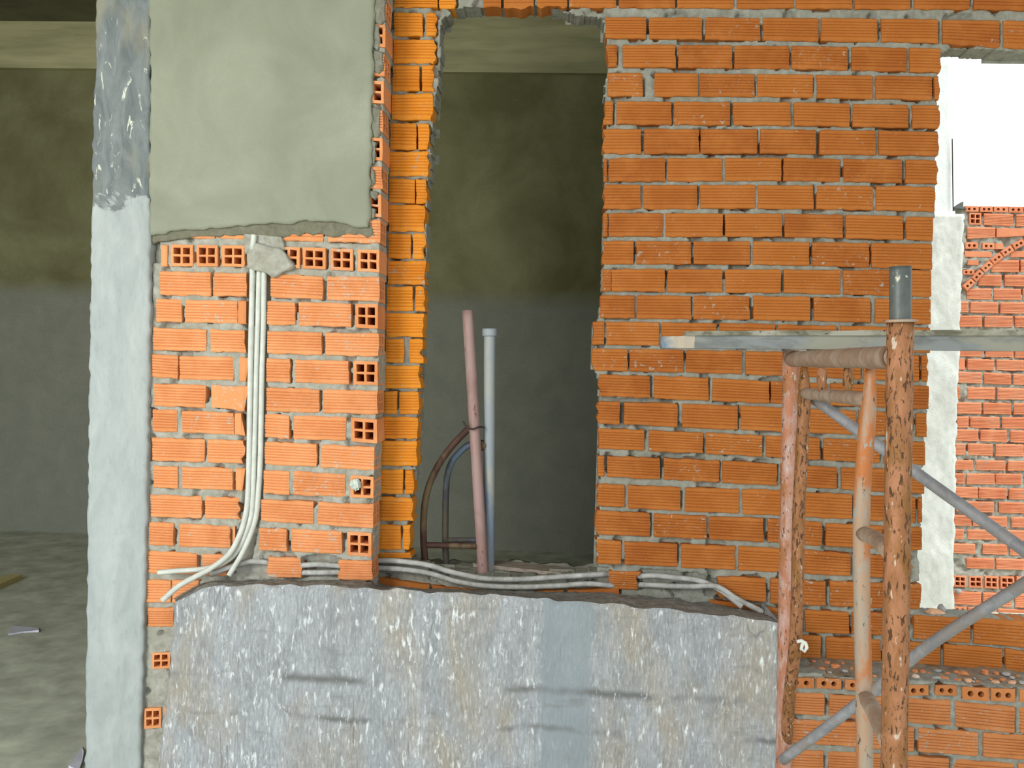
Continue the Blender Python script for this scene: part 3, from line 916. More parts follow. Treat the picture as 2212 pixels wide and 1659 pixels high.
vsheet(mb, lx, rx, YP - .014, .20, 26, 240, .0028, 13, .0035, .0026, 61)
col = mb.build('concrete_column', M['column'], keep=True)
struct(col, 'square grey concrete column with a darker stained upper half')

# ---- brick plinth and ledge at the right
mb = MB(); quads = []
rowsL = [
    ([(990, 862, 915), (1300, 872, 925), (1615, 902, 958), (1850, 902, 948), (1900, 912, 978), (2200, 925, 990)], [(1005, 1136, 'h'), (1150, 1276, 'h'), (1296, 1420, 'h'), (1440, 1590, 'h'), (1612, 1722, 'h'), (1758, 1868, 'h'), (1898, 2032, 'h'), (2042, 2168, 'h'), (2190, 2310, 'h'), (2330, 2450, 'h')]),
    ([(1000, 942, 1050), (1480, 962, 1082), (1840, 984, 1114), (2200, 1018, 1152)], [(900, 1190), (1215, 1495), (1512, 1838), (1862, 2165), (2190, 2480)]),
    ([(1000, 1078, 1200), (1480, 1100, 1230), (1700, 1125, 1250), (2200, 1160, 1285)], [(1015, 1355), (1380, 1650), (1675, 1978), (2005, 2310), (2330, 2600)]),
    ([(1000, 1232, 1350), (1480, 1258, 1370), (2200, 1308, 1430)], [(900, 1185), (1212, 1500), (1520, 1830), (1855, 2160), (2185, 2480)]),
    ([(1000, 1380, 1500), (2200, 1450, 1580)], [(1015, 1340), (1360, 1660), (1680, 1990), (2010, 2320), (2340, 2600)]),
]
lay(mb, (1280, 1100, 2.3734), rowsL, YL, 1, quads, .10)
outerL = pxpoly([(1660, 1452), (1830, 1462), (1960, 1472), (2080, 1478), (2212, 1486), (2400, 1498), (2900, 1530), (2900, 1800), (1660, 1800)], YL)
mortar_sheet(mb, outerL, [], YL, .16, quads, .007, .006, .004, 0, [], .55, 40)
wall_plinth = mb.build('wall_plinth', [M['mortar_wall'], M['brick_low']], keep=True)
struct(wall_plinth, 'lower projecting brick course wall under the rubble ledge')
# mortar bed of the ledge
def ledge_z(x, Y, zf): return zf + (Y - YL) / .16 * .010 + float(vn(x, Y, 20, 71)) * .006 + float(vn(x, Y, 60, 72)) * .004


mb = MB(); G = []
nI, nJ = 150, 14
for j in range(nJ + 1):
    t = j / nJ
    Y = lerp(YL + .004, YW + .01, t)
    row = []
    for i in range(nI + 1):
        px = lerp(1660, 2900, i / nI)
        fy = np.interp(px, [1660, 1830, 1960, 2080, 2212, 2400, 2900], [1457, 1464, 1476, 1480, 1488, 1500, 1532])
        p = P(px, fy, YL)
        z = ledge_z(p.x, Y, p.z)
        row.append(mb.vert((p.x, Y, z)))
    G.append(row)
for j in range(nJ):
    for i in range(nI):
        mb.face((G[j][i], G[j][i + 1], G[j + 1][i + 1], G[j + 1][i]), 0, (.5, 0, 0), True)
o = mb.build('ledge_bed', M['ledge'], wall_plinth); o['label'] = 'dusty mortar on top of the ledge'
LEDGE = G

# ---- dark room behind, ceiling over the camera, floor, yard
XL, XR = -7.0, .62
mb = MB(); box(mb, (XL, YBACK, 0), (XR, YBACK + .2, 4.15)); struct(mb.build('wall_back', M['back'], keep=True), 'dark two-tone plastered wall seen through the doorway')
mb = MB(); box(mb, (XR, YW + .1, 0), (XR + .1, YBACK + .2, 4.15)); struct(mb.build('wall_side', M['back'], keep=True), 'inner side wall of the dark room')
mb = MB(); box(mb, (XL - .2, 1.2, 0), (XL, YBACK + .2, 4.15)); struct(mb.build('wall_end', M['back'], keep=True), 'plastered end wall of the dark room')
mb = MB()
zc = P(1100, 2, YBACK - .06).z
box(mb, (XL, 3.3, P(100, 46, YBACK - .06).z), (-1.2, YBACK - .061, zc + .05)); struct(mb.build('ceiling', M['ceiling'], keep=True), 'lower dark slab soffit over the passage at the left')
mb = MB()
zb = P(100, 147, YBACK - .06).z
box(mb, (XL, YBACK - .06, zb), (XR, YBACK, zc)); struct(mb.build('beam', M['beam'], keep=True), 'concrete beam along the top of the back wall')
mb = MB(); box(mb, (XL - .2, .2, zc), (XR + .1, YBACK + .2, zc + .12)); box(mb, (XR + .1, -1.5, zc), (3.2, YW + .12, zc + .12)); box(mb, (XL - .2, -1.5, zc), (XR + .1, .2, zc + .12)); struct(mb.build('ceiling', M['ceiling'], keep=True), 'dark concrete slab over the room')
mb = MB(); box(mb, (-9, -4, -.1), (6, YBACK, 0)); struct(mb.build('floor', M['floor'], keep=True), 'dusty grey concrete floor of the dark room')
mb = MB(); box(mb, (-60, -60, -.25), (60, 60, -.101)); struct(mb.build('ground', M['ground'], keep=True), 'bare earth of the yard')
# wall above the brick face, closing the room
z_top = P(1400, -90, YW).z
mb = MB(); box(mb, (P(250, 0, YP).x, YW, z_top - .002), (3.0, YW + .12, zc)); struct(mb.build('wall_upper', M['mortar_dark'], keep=True), 'concrete band above the brick wall')

# ---- sill slab in the doorway
mb = MB()
zs = P(1050, 1238, YW + .1).z
nI, nJ = 60, 14; G = []
xa, xb = P(860, 1230, YW).x, P(1330, 1240, YW).x
for j in range(nJ + 1):
    t = j / nJ; Y = lerp(YW + .03, YW + .27, t); row = []
    for i in range(nI + 1):
        x = lerp(xa, xb, i / nI)
        z = zs + float(vn(x, Y, 24, 81)) * .004 + float(vn(x, Y, 80, 82)) * .0025
        if j >= nJ - 1: z += .006 + float(vn(x, Y, 34, 83)) * .012
        row.append(mb.vert((x, Y, z)))
    G.append(row)
for j in range(nJ):
    for i in range(nI):
        mb.face((G[j][i], G[j][i + 1], G[j + 1][i + 1], G[j + 1][i]), 0, (.5, 0, 0), True)
for j, yy in ((0, None), (nJ, None)):
    for i in range(nI):
        a, b = G[j][i], G[j][i + 1]
        c = mb.vert((mb.v[b][0], mb.v[b][1], 0)); d = mb.vert((mb.v[a][0], mb.v[a][1], 0))
        mb.face((a, b, c, d) if j else (a, d, c, b), 0)
struct(mb.build('sill_slab', M['mortar'], keep=True), 'rough mortar sill in the bottom of the doorway')

# ---- low concrete block in front
root = empty('concrete_block', P(1000, 1659, YB)); root.location.z = 0
tag(root, 'long low rough concrete block with white specks below the doorway', 'concrete block')
topf = [(376, 1302), (430, 1272), (480, 1266), (560, 1266), (640, 1268), (760, 1270), (860, 1276), (1000, 1284), (1120, 1292), (1250, 1303), (1400, 1314), (1500, 1324), (1600, 1336), (1684, 1348)]
botf = [(330, 1740), (700, 1760), (1200, 1770), (1684, 1780)]
mb = MB()


def blocksheet():
    nu, nv = 150, 70
    G = []
    def along(pl, x): return np.interp(x, [p[0] for p in pl], [p[1] for p in pl])
    for j in range(nv + 1):
        v = j / nv; row = []
        for i in range(nu + 1):
            u = i / nu
            xt, xb_ = lerp(376, 1684, u), lerp(330, 1684, u)
            yt, yb = along(topf, xt), 1775
            x, z = XZ(lerp(xt, xb_, v), lerp(yt, yb, v), YB)
            e = .010 if (j == 0 or i in (0, nu)) else (.002 if j == 1 else 0)
            y = YB + e + float(vn(x, z, 6, 91)) * .005 + float(vn(x, z, 22, 92)) * .003 + float(vn(x, z, 80, 93)) * .0018
            # a few drips and cracks running down the face
            for cx, w in ((485, .006), (630, .004), (905, .003)):
                px = x - XZ(cx + 12 * math.sin(z * 22), 1400, YB)[0]
                if abs(px) < w and z > .5: y += .006
            dz = float(vn(x, 3, 30, 94)) * .006 if j == 0 else 0
            dx = float(vn(7, z, 30, 95)) * .006 if i in (0, nu) else 0
            row.append(mb.vert((x + dx, y, z + dz)))
        G.append(row)
    for j in range(nv):
        for i in range(nu):
            mb.face((G[j][i], G[j + 1][i], G[j + 1][i + 1], G[j][i + 1]), 0, (.5, 0, 0), True)
    for i in (0, nu):
        for j in range(nv):
            a, b = G[j][i], G[j + 1][i]
            yb = YP + .02 if i == 0 else YW + .02
            c = mb.vert((mb.v[b][0], yb, mb.v[b][2])); d = mb.vert((mb.v[a][0], yb, mb.v[a][2]))
            mb.face((a, d, c, b) if i == 0 else (a, b, c, d), 0)
    return [mb.v[k] for k in G[0]]


front = blocksheet()
under(mb.build('cast_face', M['block'], keep=True), root)
mb = MB(); G = []
nJ = 12
bx = [330, 376, 440, 560, 700, 800, 812, 900, 1044, 1180, 1288, 1450, 1600, 1684]
by = [1304, 1290, 1256, 1250, 1252, 1256, 1262, 1270, 1276, 1278, 1279, 1292, 1314, 1328]
for j in range(nJ + 1):
    t = j / nJ; row = []
    for k, p in enumerate(front):
        px = lerp(376, 1684, k / (len(front) - 1))
        bk = P(px, np.interp(px, bx, by), YP + .004 if px < 806 else YW + .006)
        x, Y = lerp(p[0], bk.x, t), lerp(p[1], bk.y, t)
        z = lerp(p[2], bk.z, t) + (0 if j == 0 else float(vn(x, Y, 18, 96)) * .004 + float(vn(x, Y, 60, 97)) * .004)
        row.append(mb.vert((x, Y, z)))
    G.append(row)
for j in range(nJ):
    for i in range(len(front) - 1):
        mb.face((G[j][i], G[j][i + 1], G[j + 1][i + 1], G[j + 1][i]), 0, (.5, 0, 0), True)
o = under(mb.build('mortar_bed', M['mortar_dirty'], keep=True), root); o['label'] = 'dirty mortar spread along the top of the block'

# ================================================================== YARD
mb = MB(); quads = []
V1 = (1800, 420, 3.456)
far1 = [
    ([(985, 86, 128), (1500, 94, 138)], [(985, 1085, 'h'), (1098, 1190, 'h'), (1200, 1305, 'h'), (1312, 1415, 'h'), (1425, 1530, 'h'), (1545, 1640, 'h'), (1655, 1760, 'h')]),
    ([(1000, 134, 222), (1424, 148, 240)], [(1018, 1106, 'H'), (1128, 1346), (1370, 1580), (1600, 1800)]),
    ([(1000, 242, 332), (1424, 254, 310)], [(1002, 1210, 'S'), (1222, 1440, 'P'), (1455, 1680, 'P')]),
    ([(985, 355, 404), (1270, 365, 410)], [(988, 1082, 'h'), (1115, 1207, 'h'), (1212, 1272, 'P')]),
    ([(985, 420, 466), (1185, 428, 470)], [(985, 1186, 'P')]),
    ([(1000, 486, 525), (1090, 490, 530)], [(1005, 1088, 'P')]),
    ([(965, 560, 598), (1060, 562, 600)], [(968, 1056, 'h')]),
    ([(1300, 420, 470), (1424, 420, 470)], [(1325, 1500, 'P'), (1520, 1700, 'P')]),
    ([(1150, 490, 580), (1424, 490, 580)], [(1180, 1388), (1402, 1600), (1620, 1800)]),
    ([(1085, 600, 680), (1424, 600, 688)], [(1085, 1258), (1284, 1480), (1500, 1700)]),
    ([(985, 700, 782), (1424, 704, 788)], [(1000, 1185), (1200, 1402), (1418, 1620), (1640, 1800)]),
    ([(945, 798, 880), (1424, 806, 892)], [(942, 1010), (1025, 1232), (1250, 1450), (1470, 1680)]),
    ([(945, 902, 988), (1424, 910, 994)], [(942, 1112), (1132, 1342), (1358, 1560), (1580, 1790)]),
    ([(940, 1040, 1112), (1424, 1050, 1120)], [(936, 1010), (1030, 1230), (1250, 1450), (1470, 1680)]),
    ([(935, 1140, 1208), (1424, 1146, 1220)], [(932, 1116), (1138, 1346), (1362, 1560), (1580, 1790)]),
    ([(930, 1226, 1308), (1424, 1236, 1318)], [(928, 985, 'P'), (1004, 1204), (1222, 1424), (1445, 1650)]),
    ([(930, 1322, 1406), (1424, 1342, 1424)], [(928, 1110), (1130, 1328), (1346, 1550), (1570, 1780)]),
    ([(930, 1434, 1526), (1424, 1448, 1534)], [(925, 950), (1002, 1208), (1226, 1430), (1450, 1660)]),
    ([(930, 1552, 1638), (1424, 1558, 1644)], [(928, 1106), (1122, 1330), (1350, 1550), (1570, 1780)]),
]
lay(mb, V1, far1, YFAR, 1, quads, .10, .0045)
V3 = (1650, 1000, 2.518)
far3 = [
    ([(1040, -16, 38), (1415, -10, 44)], [(1035, 1140), (1155, 1315), (1330, 1480), (1500, 1650)]),
    ([(1040, 56, 114), (1415, 60, 118)], [(1036, 1092), (1105, 1256), (1262, 1402), (1420, 1570)]),
    ([(1040, 130, 188), (1415, 140, 200)], [(1036, 1166), (1170, 1322), (1336, 1480), (1500, 1650)]),
    ([(1040, 208, 264), (1415, 216, 276)], [(1050, 1090, 'P'), (1105, 1252), (1280, 1430), (1450, 1600)]),
    ([(1040, 284, 342), (1415, 296, 352)], [(1034, 1128), (1140, 1326), (1348, 1490), (1510, 1650)]),
    ([(1030, 360, 414), (1415, 368, 424)], [(1030, 1090), (1108, 1266), (1280, 1430), (1450, 1600)]),
    ([(1030, 440, 492), (1415, 446, 504)], [(1026, 1152), (1192, 1326), (1340, 1490), (1510, 1650)]),
    ([(1030, 514, 572), (1415, 524, 584)], [(1104, 1256), (1266, 1416), (1430, 1580)]),
    ([(1030, 614, 674), (1415, 620, 690)], [(1036, 1102, 'H'), (1118, 1190, 'H'), (1202, 1276, 'H'), (1288, 1362, 'H'), (1376, 1446, 'H'), (1460, 1530, 'H'), (1545, 1615, 'H')]),
    ([(1030, 698, 768), (1415, 712, 790)], [(1030, 1182), (1194, 1348), (1368, 1520), (1540, 1690)]),
    ([(1020, 780, 812), (1415, 800, 840)], [(1030, 1106, 'h'), (1112, 1260), (1274, 1420), (1440, 1600)]),
    ([(1020, 822, 880), (1415, 850, 900)], [(1020, 1150), (1165, 1310), (1330, 1480), (1500, 1650)]),
]
lay(mb, V3, far3, YFAR, 1, quads, .10, .0045)
far7 = [
    ([(1860, 804, 862), (2209, 810, 870)], [(1868, 1926), (1936, 2086), (2098, 2240), (2258, 2400)]),
    ([(1860, 870, 930), (2209, 878, 940)], [(1864, 1976), (1986, 2122), (2140, 2290), (2305, 2450)]),
    ([(1860, 943, 1002), (2209, 948, 1012)], [(1860, 1912), (1924, 2052), (2066, 2210), (2225, 2380)]),
]
lay(mb, (1280, 560, 2.3702), far7, YFAR, 1, quads, .10, .0045)
# relieving arch: a ring of thin two-hole bricks on edge
arch = [(975, 705), (1000, 680), (1030, 655), (1057, 625), (1080, 592), (1112, 568), (1150, 535), (1190, 500), (1240, 462), (1290, 425), (1345, 392), (1400, 362), (1460, 336), (1530, 310), (1610, 288)]
apts = [Vector((lambda q: (q[0], 0, q[1]))(XZ(1800 + x / 3.456, 420 + y / 3.456, YFAR))) for x, y in arch]
sp = smooth_path(apts, .002)
acc = 0; start = sp[0]; seglen = .078; th = .040
i0 = 0
for i in range(1, len(sp)):
    acc += (sp[i] - sp[i - 1]).length
    if acc >= seglen:
        a, b = sp[i0], sp[i]
        t = (b - a).normalized(); n = Vector((-t.z, 0, t.x))
        a2, b2 = a + t * .004, b - t * .004
        q = [((a2 + n * th / 2).x, (a2 + n * th / 2).z), ((b2 + n * th / 2).x, (b2 + n * th / 2).z), ((b2 - n * th / 2).x, (b2 - n * th / 2).z), ((a2 - n * th / 2).x, (a2 - n * th / 2).z)]
        brick(mb, q, YFAR - .012, .06, 'h', 1)
        acc = 0; i0 = i
outerF = pxpoly([(2062, 446), (2900, 474), (2900, 1440), (2030, 1420), (2050, 1300), (2066, 800), (2078, 450)], YFAR)
mortar_sheet(mb, outerF, [], YFAR, .10, quads, .012, .010, .010, 0, [], .45, 60)
wf = mb.build('wall_yard', [M['mortar'], M['brick_far']], keep=True)
struct(wf, 'distant ribbed brick wall with a brick arch seen through the window')

mb = MB()
YC = 5.55
vsheet(mb, [(1985, 462), (1980, 640), (1975, 1000), (1965, 1420)], [(2084, 455), (2078, 640), (2072, 780), (2066, 1000), (2064, 1100), (2060, 1320), (2058, 1420)], YC, .25, 24, 130, .006, 10, .008, .003, 101)
struct(mb.build('concrete_pillar', M['post_far'], keep=True), 'pale rough concrete pillar seen through the window')
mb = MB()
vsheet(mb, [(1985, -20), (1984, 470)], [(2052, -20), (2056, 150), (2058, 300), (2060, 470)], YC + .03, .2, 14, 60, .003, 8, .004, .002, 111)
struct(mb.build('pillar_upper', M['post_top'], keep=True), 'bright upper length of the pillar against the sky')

# ================================================================== THINGS
# ---- conduits
def conduit(label, pts, rad=.0092, mat='conduit', group=None, hollow=.72, ridges=.2):
    m_ = MB()
    tube(m_, px3(pts), rad, 12, .0021, ridges, hollow)
    o = m_.build('corrugated_conduit', M[mat])
    tag(o, label, 'conduit', group)
    return o


yc = YP - .001
conduit('leftmost of three upright conduits, its long free end hanging over the block corner',
        [(549, 508, YP - .012), (547, 525, YP - .014), (545, 545, YP - .006), (545, 600, yc), (543, 700, yc), (541, 800, yc), (539.5, 900, yc), (538, 1000, yc), (535, 1080, yc - .004), (529, 1120, yc - .012), (516, 1160, yc - .024), (494, 1198, yc - .045), (455, 1228, yc - .07), (420, 1247, yc - .085), (385, 1267, yc - .10), (350, 1298, yc - .12)], .0100)
conduit('middle upright conduit, bending left to an open end just above the block corner',
        [(560, 575, YP + .012), (559, 620, yc + .003), (557, 700, yc + .003), (554, 800, yc + .003), (552, 900, yc + .003), (549, 1000, yc + .003), (546, 1080, yc), (541, 1120, yc - .004), (527, 1160, yc - .012), (505, 1199, yc - .021), (470, 1222, yc - .036), (430, 1230, yc - .045), (385, 1233, yc - .045), (342, 1237, yc - .045)], .0095)
conduit('rightmost of three upright conduits, ending in the mortar at the block top',
        [(571, 578, YP + .012), (570, 620, yc), (569, 700, yc), (566, 800, yc), (564, 900, yc), (562, 1000, yc), (557, 1080, yc), (552, 1120, yc), (539, 1160, yc - .008), (521, 1199, yc - .02), (505, 1226, yc - .035), (494, 1244, yc - .045)], .0095)
run_a = [(455, 1240, YP - .03), (500, 1224, YP - .02), (540, 1213, YP + .008), (575, 1215, YP + .012), (590, 1218, YP + .03), (640, 1221, YP + .03), (655, 1221, YP + .010), (690, 1219, YP + .006), (728, 1222, YP + .010), (745, 1222, YP + .03), (790, 1215, YP + .06), (815, 1211, YW - .012), (861, 1212, YW - .012), (922, 1220, YW - .012), (963, 1232, YW - .012), (1003, 1242, YW - .012), (1052, 1250, YW - .012), (1125, 1251, YW - .012), (1207, 1246, YW - .012), (1290, 1241, YW - .008), (1315, 1240, YW + .02), (1378, 1244, YW + .02), (1392, 1244, YW), (1418, 1243, YW - .004), (1451, 1247, YW - .004), (1500, 1252, YW - .006), (1532, 1262, YW - .008), (1565, 1281, YW - .02), (1603, 1311, YW - .04)]
run_b = [(600, 1238, YP + .03), (645, 1237, YP + .03), (660, 1237, YP + .008), (690, 1237, YP + .004), (726, 1236, YP + .008), (745, 1236, YP + .03), (790, 1231, YP + .06), (815, 1227, YW - .012), (881, 1231, YW - .012), (934, 1240, YW - .012), (983, 1255, YW - .012), (1044, 1265, YW - .012), (1125, 1268, YW - .012), (1207, 1265, YW - .012), (1268, 1261, YW - .010), (1310, 1264, YW - .006), (1335, 1266, YW + .02), (1376, 1264, YW + .02), (1390, 1263, YW), (1431, 1265, YW - .004), (1492, 1267, YW - .006), (1532, 1265, YW - .02), (1556, 1270, YW - .024), (1593, 1294, YW - .03), (1648, 1322, YW - .035)]
conduit('upper of two dusty conduits running level across the doorway foot', run_a, .0098, 'conduit_dirty')
conduit('lower of two dusty conduits running level across the doorway foot', run_b, .0098, 'conduit_dirty')

# ---- crumpled plastic stuffed in a brick cell
mb = MB()
c = P(768, 1047, YP - .012)
for j in range(9):
    for i in range(14):
        a, b = math.pi * j / 8, 2 * math.pi * i / 14
        r = .017 * (1 + .35 * float(vn(i * 1.3, j * 1.7, 1, 121)))
        mb.vert((c.x + r * math.sin(a) * math.cos(b), c.y + r * .8 * math.sin(a) * math.sin(b), c.z + r * 1.05 * math.cos(a)))
for j in range(8):
    for i in range(14):
        mb.face((j * 14 + i, (j + 1) * 14 + i, (j + 1) * 14 + (i + 1) % 14, j * 14 + (i + 1) % 14), 0)
tag(mb.build('plastic_scrap', M['plastic_bag']), 'crumpled pale plastic stuffed into the end of a hollow brick', 'plastic scrap')

# ---- two small arched frames leaning in the doorway
ys = YW + .115
z0 = P(1044, 1239, ys)
fa = empty('scaffold_frame', (z0.x, ys, z0.z))
tag(fa, 'leaning pink steel pole frame with dark brown curved brace in the doorway', 'scaffold frame')
mb = MB(); tube(mb, px3([(1010, 671, ys + .02), (1044, 1239, ys)]), .0193, 20, .03, 0, .8); under(mb.build('pole', M['pole_pink'], keep=True), fa)
mb = MB(); tube(mb, px3([(1022, 917, ys + .015), (1004, 934, ys + .01), (975, 965, ys), (950, 1000, ys - .005), (930, 1040, ys - .01), (919, 1080, ys - .012), (915, 1120, ys - .012), (915, 1170, ys - .012), (920, 1232, ys - .012)]), .0118, 14, .008); under(mb.build('curved_brace', M['tube_brown'], keep=True), fa)
mb = MB(); tube(mb, px3([(917, 1177, ys - .012), (1040, 1180, ys)]), .0105, 12, .02); under(mb.build('rung', M['tube_brown'], keep=True), fa)
ys2 = YW + .16
z0 = P(1057, 1236, ys2)
fb = empty('scaffold_frame', (z0.x, ys2, z0.z))
tag(fb, 'upright blue-grey steel pole frame with collar and blue curved brace in the doorway', 'scaffold frame')
mb = MB(); tube(mb, px3([(1058, 714, ys2), (1056, 1236, ys2)]), .0205, 20, .03, 0, .8); pb = under(mb.build('pole', M['pole_blue'], keep=True), fb)
mb = MB(); tube(mb, px3([(1058, 710, ys2), (1058, 726, ys2)]), .0265, 20, .006, 0, .78); cb_ = under(mb.build('collar', M['pole_blue'], keep=True), fb)
mb = MB(); tube(mb, px3([(1042, 960, ys2), (1012, 962, ys2 + .01), (990, 980, ys2 + .01), (975, 1000, ys2 + .01), (966, 1030, ys2 + .01), (963, 1070, ys2 + .01), (962, 1120, ys2 + .01), (962, 1180, ys2 + .01), (965, 1228, ys2 + .01)]), .0115, 14, .008); under(mb.build('curved_brace', M['tube_blue'], keep=True), fb)
mb = MB(); tube(mb, px3([(1036, 962, ys2), (1057, 962, ys2)]), .0190, 14, .01); under(mb.build('joint', M['tube_brown'], keep=True), fb)
mb = MB(); tube(mb, px3([(964, 1167, ys2 + .01), (1056, 1166, ys2)]), .0095, 12, .02); under(mb.build('rung', M['tube_blue'], keep=True), fb)
mb = MB()
tube(mb, px3([(1000, 910, ys - .03), (1008, 922, ys - .028), (1020, 927, ys - .027), (1034, 923, ys - .012), (1040, 922, ys + .02), (1046, 924, ys2 - .025)]), .0035, 8, .004)
tag(mb.build('tie_wire', M['wire']), 'dark tie wire looped around the pink pole in the doorway', 'wire')

mb = MB()
zp = z0.z
a = P(1065, 1222, YW + .2); b = P(1235, 1232, YW + .12)
for t in (0,):
    d = (Vector((b.x, b.y, 0)) - Vector((a.x, a.y, 0))).normalized(); n = Vector((-d.y, d.x, 0)) * .045
    zt = zs + .016
    cs = [Vector((a.x, a.y, 0)) + n - d * .06, Vector((b.x, b.y, 0)) + n, Vector((b.x, b.y, 0)) - n, Vector((a.x, a.y, 0)) - n - d * .06]
    lo = [mb.vert((p.x, p.y, zs + .003)) for p in cs]; hi = [mb.vert((p.x, p.y, zt)) for p in cs]
    mb.face(hi[::-1]); mb.face(lo)
    for k in range(4): mb.face((lo[k], hi[k], hi[(k + 1) % 4], lo[(k + 1) % 4]))
tag(mb.build('wooden_plank', M['wood']), 'grey wooden offcut lying on the doorway sill beside the poles', 'plank')

# ---- scaffold frame in front, right
Yr, Yl, Yi, Yo = 1.50, 2.35, 1.72, 2.20
base = P(1930, 1659, Yr); base.z = 0
sf = empty('scaffold_frame', (base.x, base.y, 0))
tag(sf, 'tall rusty tubular scaffold frame standing before the brick wall', 'scaffold frame')


def down(p, q):
    """carry a post on to the floor along its own line"""
    d = q - p
    return q + d * ((0 - q.z) / d.z)


def spart(name, mat, pts, rad, **k):
    m_ = MB(); tube(m_, pts, rad, 20, k.pop('step', .03), **k)
    return under(m_.build(name, M[mat], keep=True), sf)


p, q = P(1945, 694, Yr), P(1931, 1659, Yr)
spart('post', 'rust', [p, down(p, q)], .0208)
p, q = P(1709, 757, Yl), P(1693, 1659, Yl)
spart('post', 'rust_pink', [p, down(p, q)], .0208)
spart('top_rail', 'rail', px3([(1709, 776, Yl), (1812, 774, 1.86), (1936, 772, Yr)]), .0195, hollow=.8)
fl = lambda t: (1, 1 - .75 * max(0, 1 - t * 9))


def flatends(t):
    k = max(0, 1 - t * 10) ** 2
    return (1 - .55 * k, 1 - .2 * k)


ip = [P(x, y, Yi) for x, y in ((1880, 788), (1878, 860), (1868, 980), (1861, 1110), (1862, 1300), (1866, 1500), (1868, 1659))]
spart('inner_post', 'rust_grey', ip + [down(ip[-2], ip[-1])], .0152, flat=flatends)
ip = [P(x, y, Yo) for x, y in ((1738, 788), (1736, 900), (1726, 1100), (1721, 1330))] + [P(1715, 1420, Yo + .03), P(1706, 1500, Yo + .09), P(1698, 1610, Yl)]
spart('inner_post', 'rust', ip, .0150, flat=flatends)
spart('lower_rail', 'rail', px3([(1738, 850, Yo), (1800, 855, 1.95), (1872, 863, Yi)]), .0138)


def spindle(t): return .55 + .45 * math.sin(math.pi * min(1, max(0, t)))


spart('stub', 'rust', px3([(1776, 786, 2.02), (1774, 846, 2.02)]), .0110, taper=spindle, step=.006)
spart('stub', 'rust', px3([(1832, 786, 1.85), (1831, 850, 1.85)]), .0108, taper=spindle, step=.006)
spart('connector', 'rail', px3([(1862, 1152, Yi), (1890, 1163, Yi - .08), (1922, 1192, Yr)]), .0140)
spart('knee_brace', 'rail', px3([(1868, 1500, Yi), (1890, 1540, 1.62), (1922, 1610, Yr)]), .0150, flat=flatends)
sl = spart('sleeve', 'sleeve', px3([(1945, 576, Yr), (1945, 696, Yr)]), .0172, hollow=.82, step=.008)
sl['label'] = 'black steel sleeve rising from the post'
o = spart('flange', 'rust_grey', px3([(1945, 691, Yr), (1945, 697, Yr)]), .0270, step=.003)
mb = MB()
w = px3([(1722, 1386, Yo - .012), (1731, 1384, Yo - .016), (1740, 1389, Yo - .016), (1743, 1399, Yo - .016), (1737, 1407, Yo - .016), (1731, 1402, Yo - .016), (1733, 1392, Yo - .016), (1740, 1389, Yo - .016)])
tube(mb, w, .0045, 8, .006)
tag(mb.build('white_clip', M['conduit']), 'small white clip hooked on the left scaffold post', 'clip')

# ---- bar laid across the frame
mb = MB()
Ybar = 2.26


def bar(mb, x0, x1, y0, y1, t0, t1, Ya, Yb2, th=.05, m=0, n=24):
    rg = []
    for i in range(n + 1):
        u = i / n
        x = lerp(x0, x1, u); a = lerp(y0, y1, u); b = lerp(t0, t1, u); Y = lerp(Ya, Yb2, u)
        p, q_ = P(x, a, Y), P(x, b, Y)
        j = [random.uniform(-.0012, .0012) for _ in range(4)]
        rg.append([mb.vert((p.x, Y + j[0], p.z + j[1])), mb.vert((q_.x, Y + j[2], q_.z)), mb.vert((q_.x, Y + th, q_.z)), mb.vert((p.x, Y + th, p.z + j[3]))])
    for i in range(n):
        for k in range(4):
            mb.face((rg[i][k], rg[i][(k + 1) % 4], rg[i + 1][(k + 1) % 4], rg[i + 1][k]), m)
    mb.face(rg[0][::-1], m); mb.face(rg[-1], m)


root = empty('steel_bar', P(1707, 757, Ybar))
tag(root, 'long grey square steel bar resting across the scaffold frame', 'steel bar')
bar(mb, 1500, 2820, 724, 724, 752, 764, Ybar, Ybar - .06)
under(mb.build('bar_length', M['bar'], keep=True), root)
mb = MB()
bar(mb, 1482, 2820, 715, 710, 724.5, 725, Ybar - .007, Ybar - .067)
under(mb.build('top_flange', M['flange'], keep=True), root)
mb = MB()
bar(mb, 1430, 1501, 727, 724, 752, 752, Ybar, Ybar, .05, 0, 6)
o = under(mb.build('bar_tip', M['bar_end'], keep=True), root); o['label'] = 'tip of the bar splashed with blue paint'

# ---- cross braces
for lab, pts in (('upper grey diagonal brace sloping down to the right from the scaffold', [(1745, 852, 2.24), (1910, 972, 2.06), (2212, 1188, 1.80), (2380, 1308, 1.65)]),
                 ('lower grey diagonal brace rising to the right behind the scaffold', [(1690, 1642, 2.32), (1850, 1522, 2.16), (2010, 1392, 2.00), (2212, 1262, 1.85), (2380, 1150, 1.70)])):
    mb = MB(); tube(mb, px3(pts), .0128, 14, .03)
    tag(mb.build('cross_brace', M['brace']), lab, 'scaffold brace', 'scaffold cross braces')


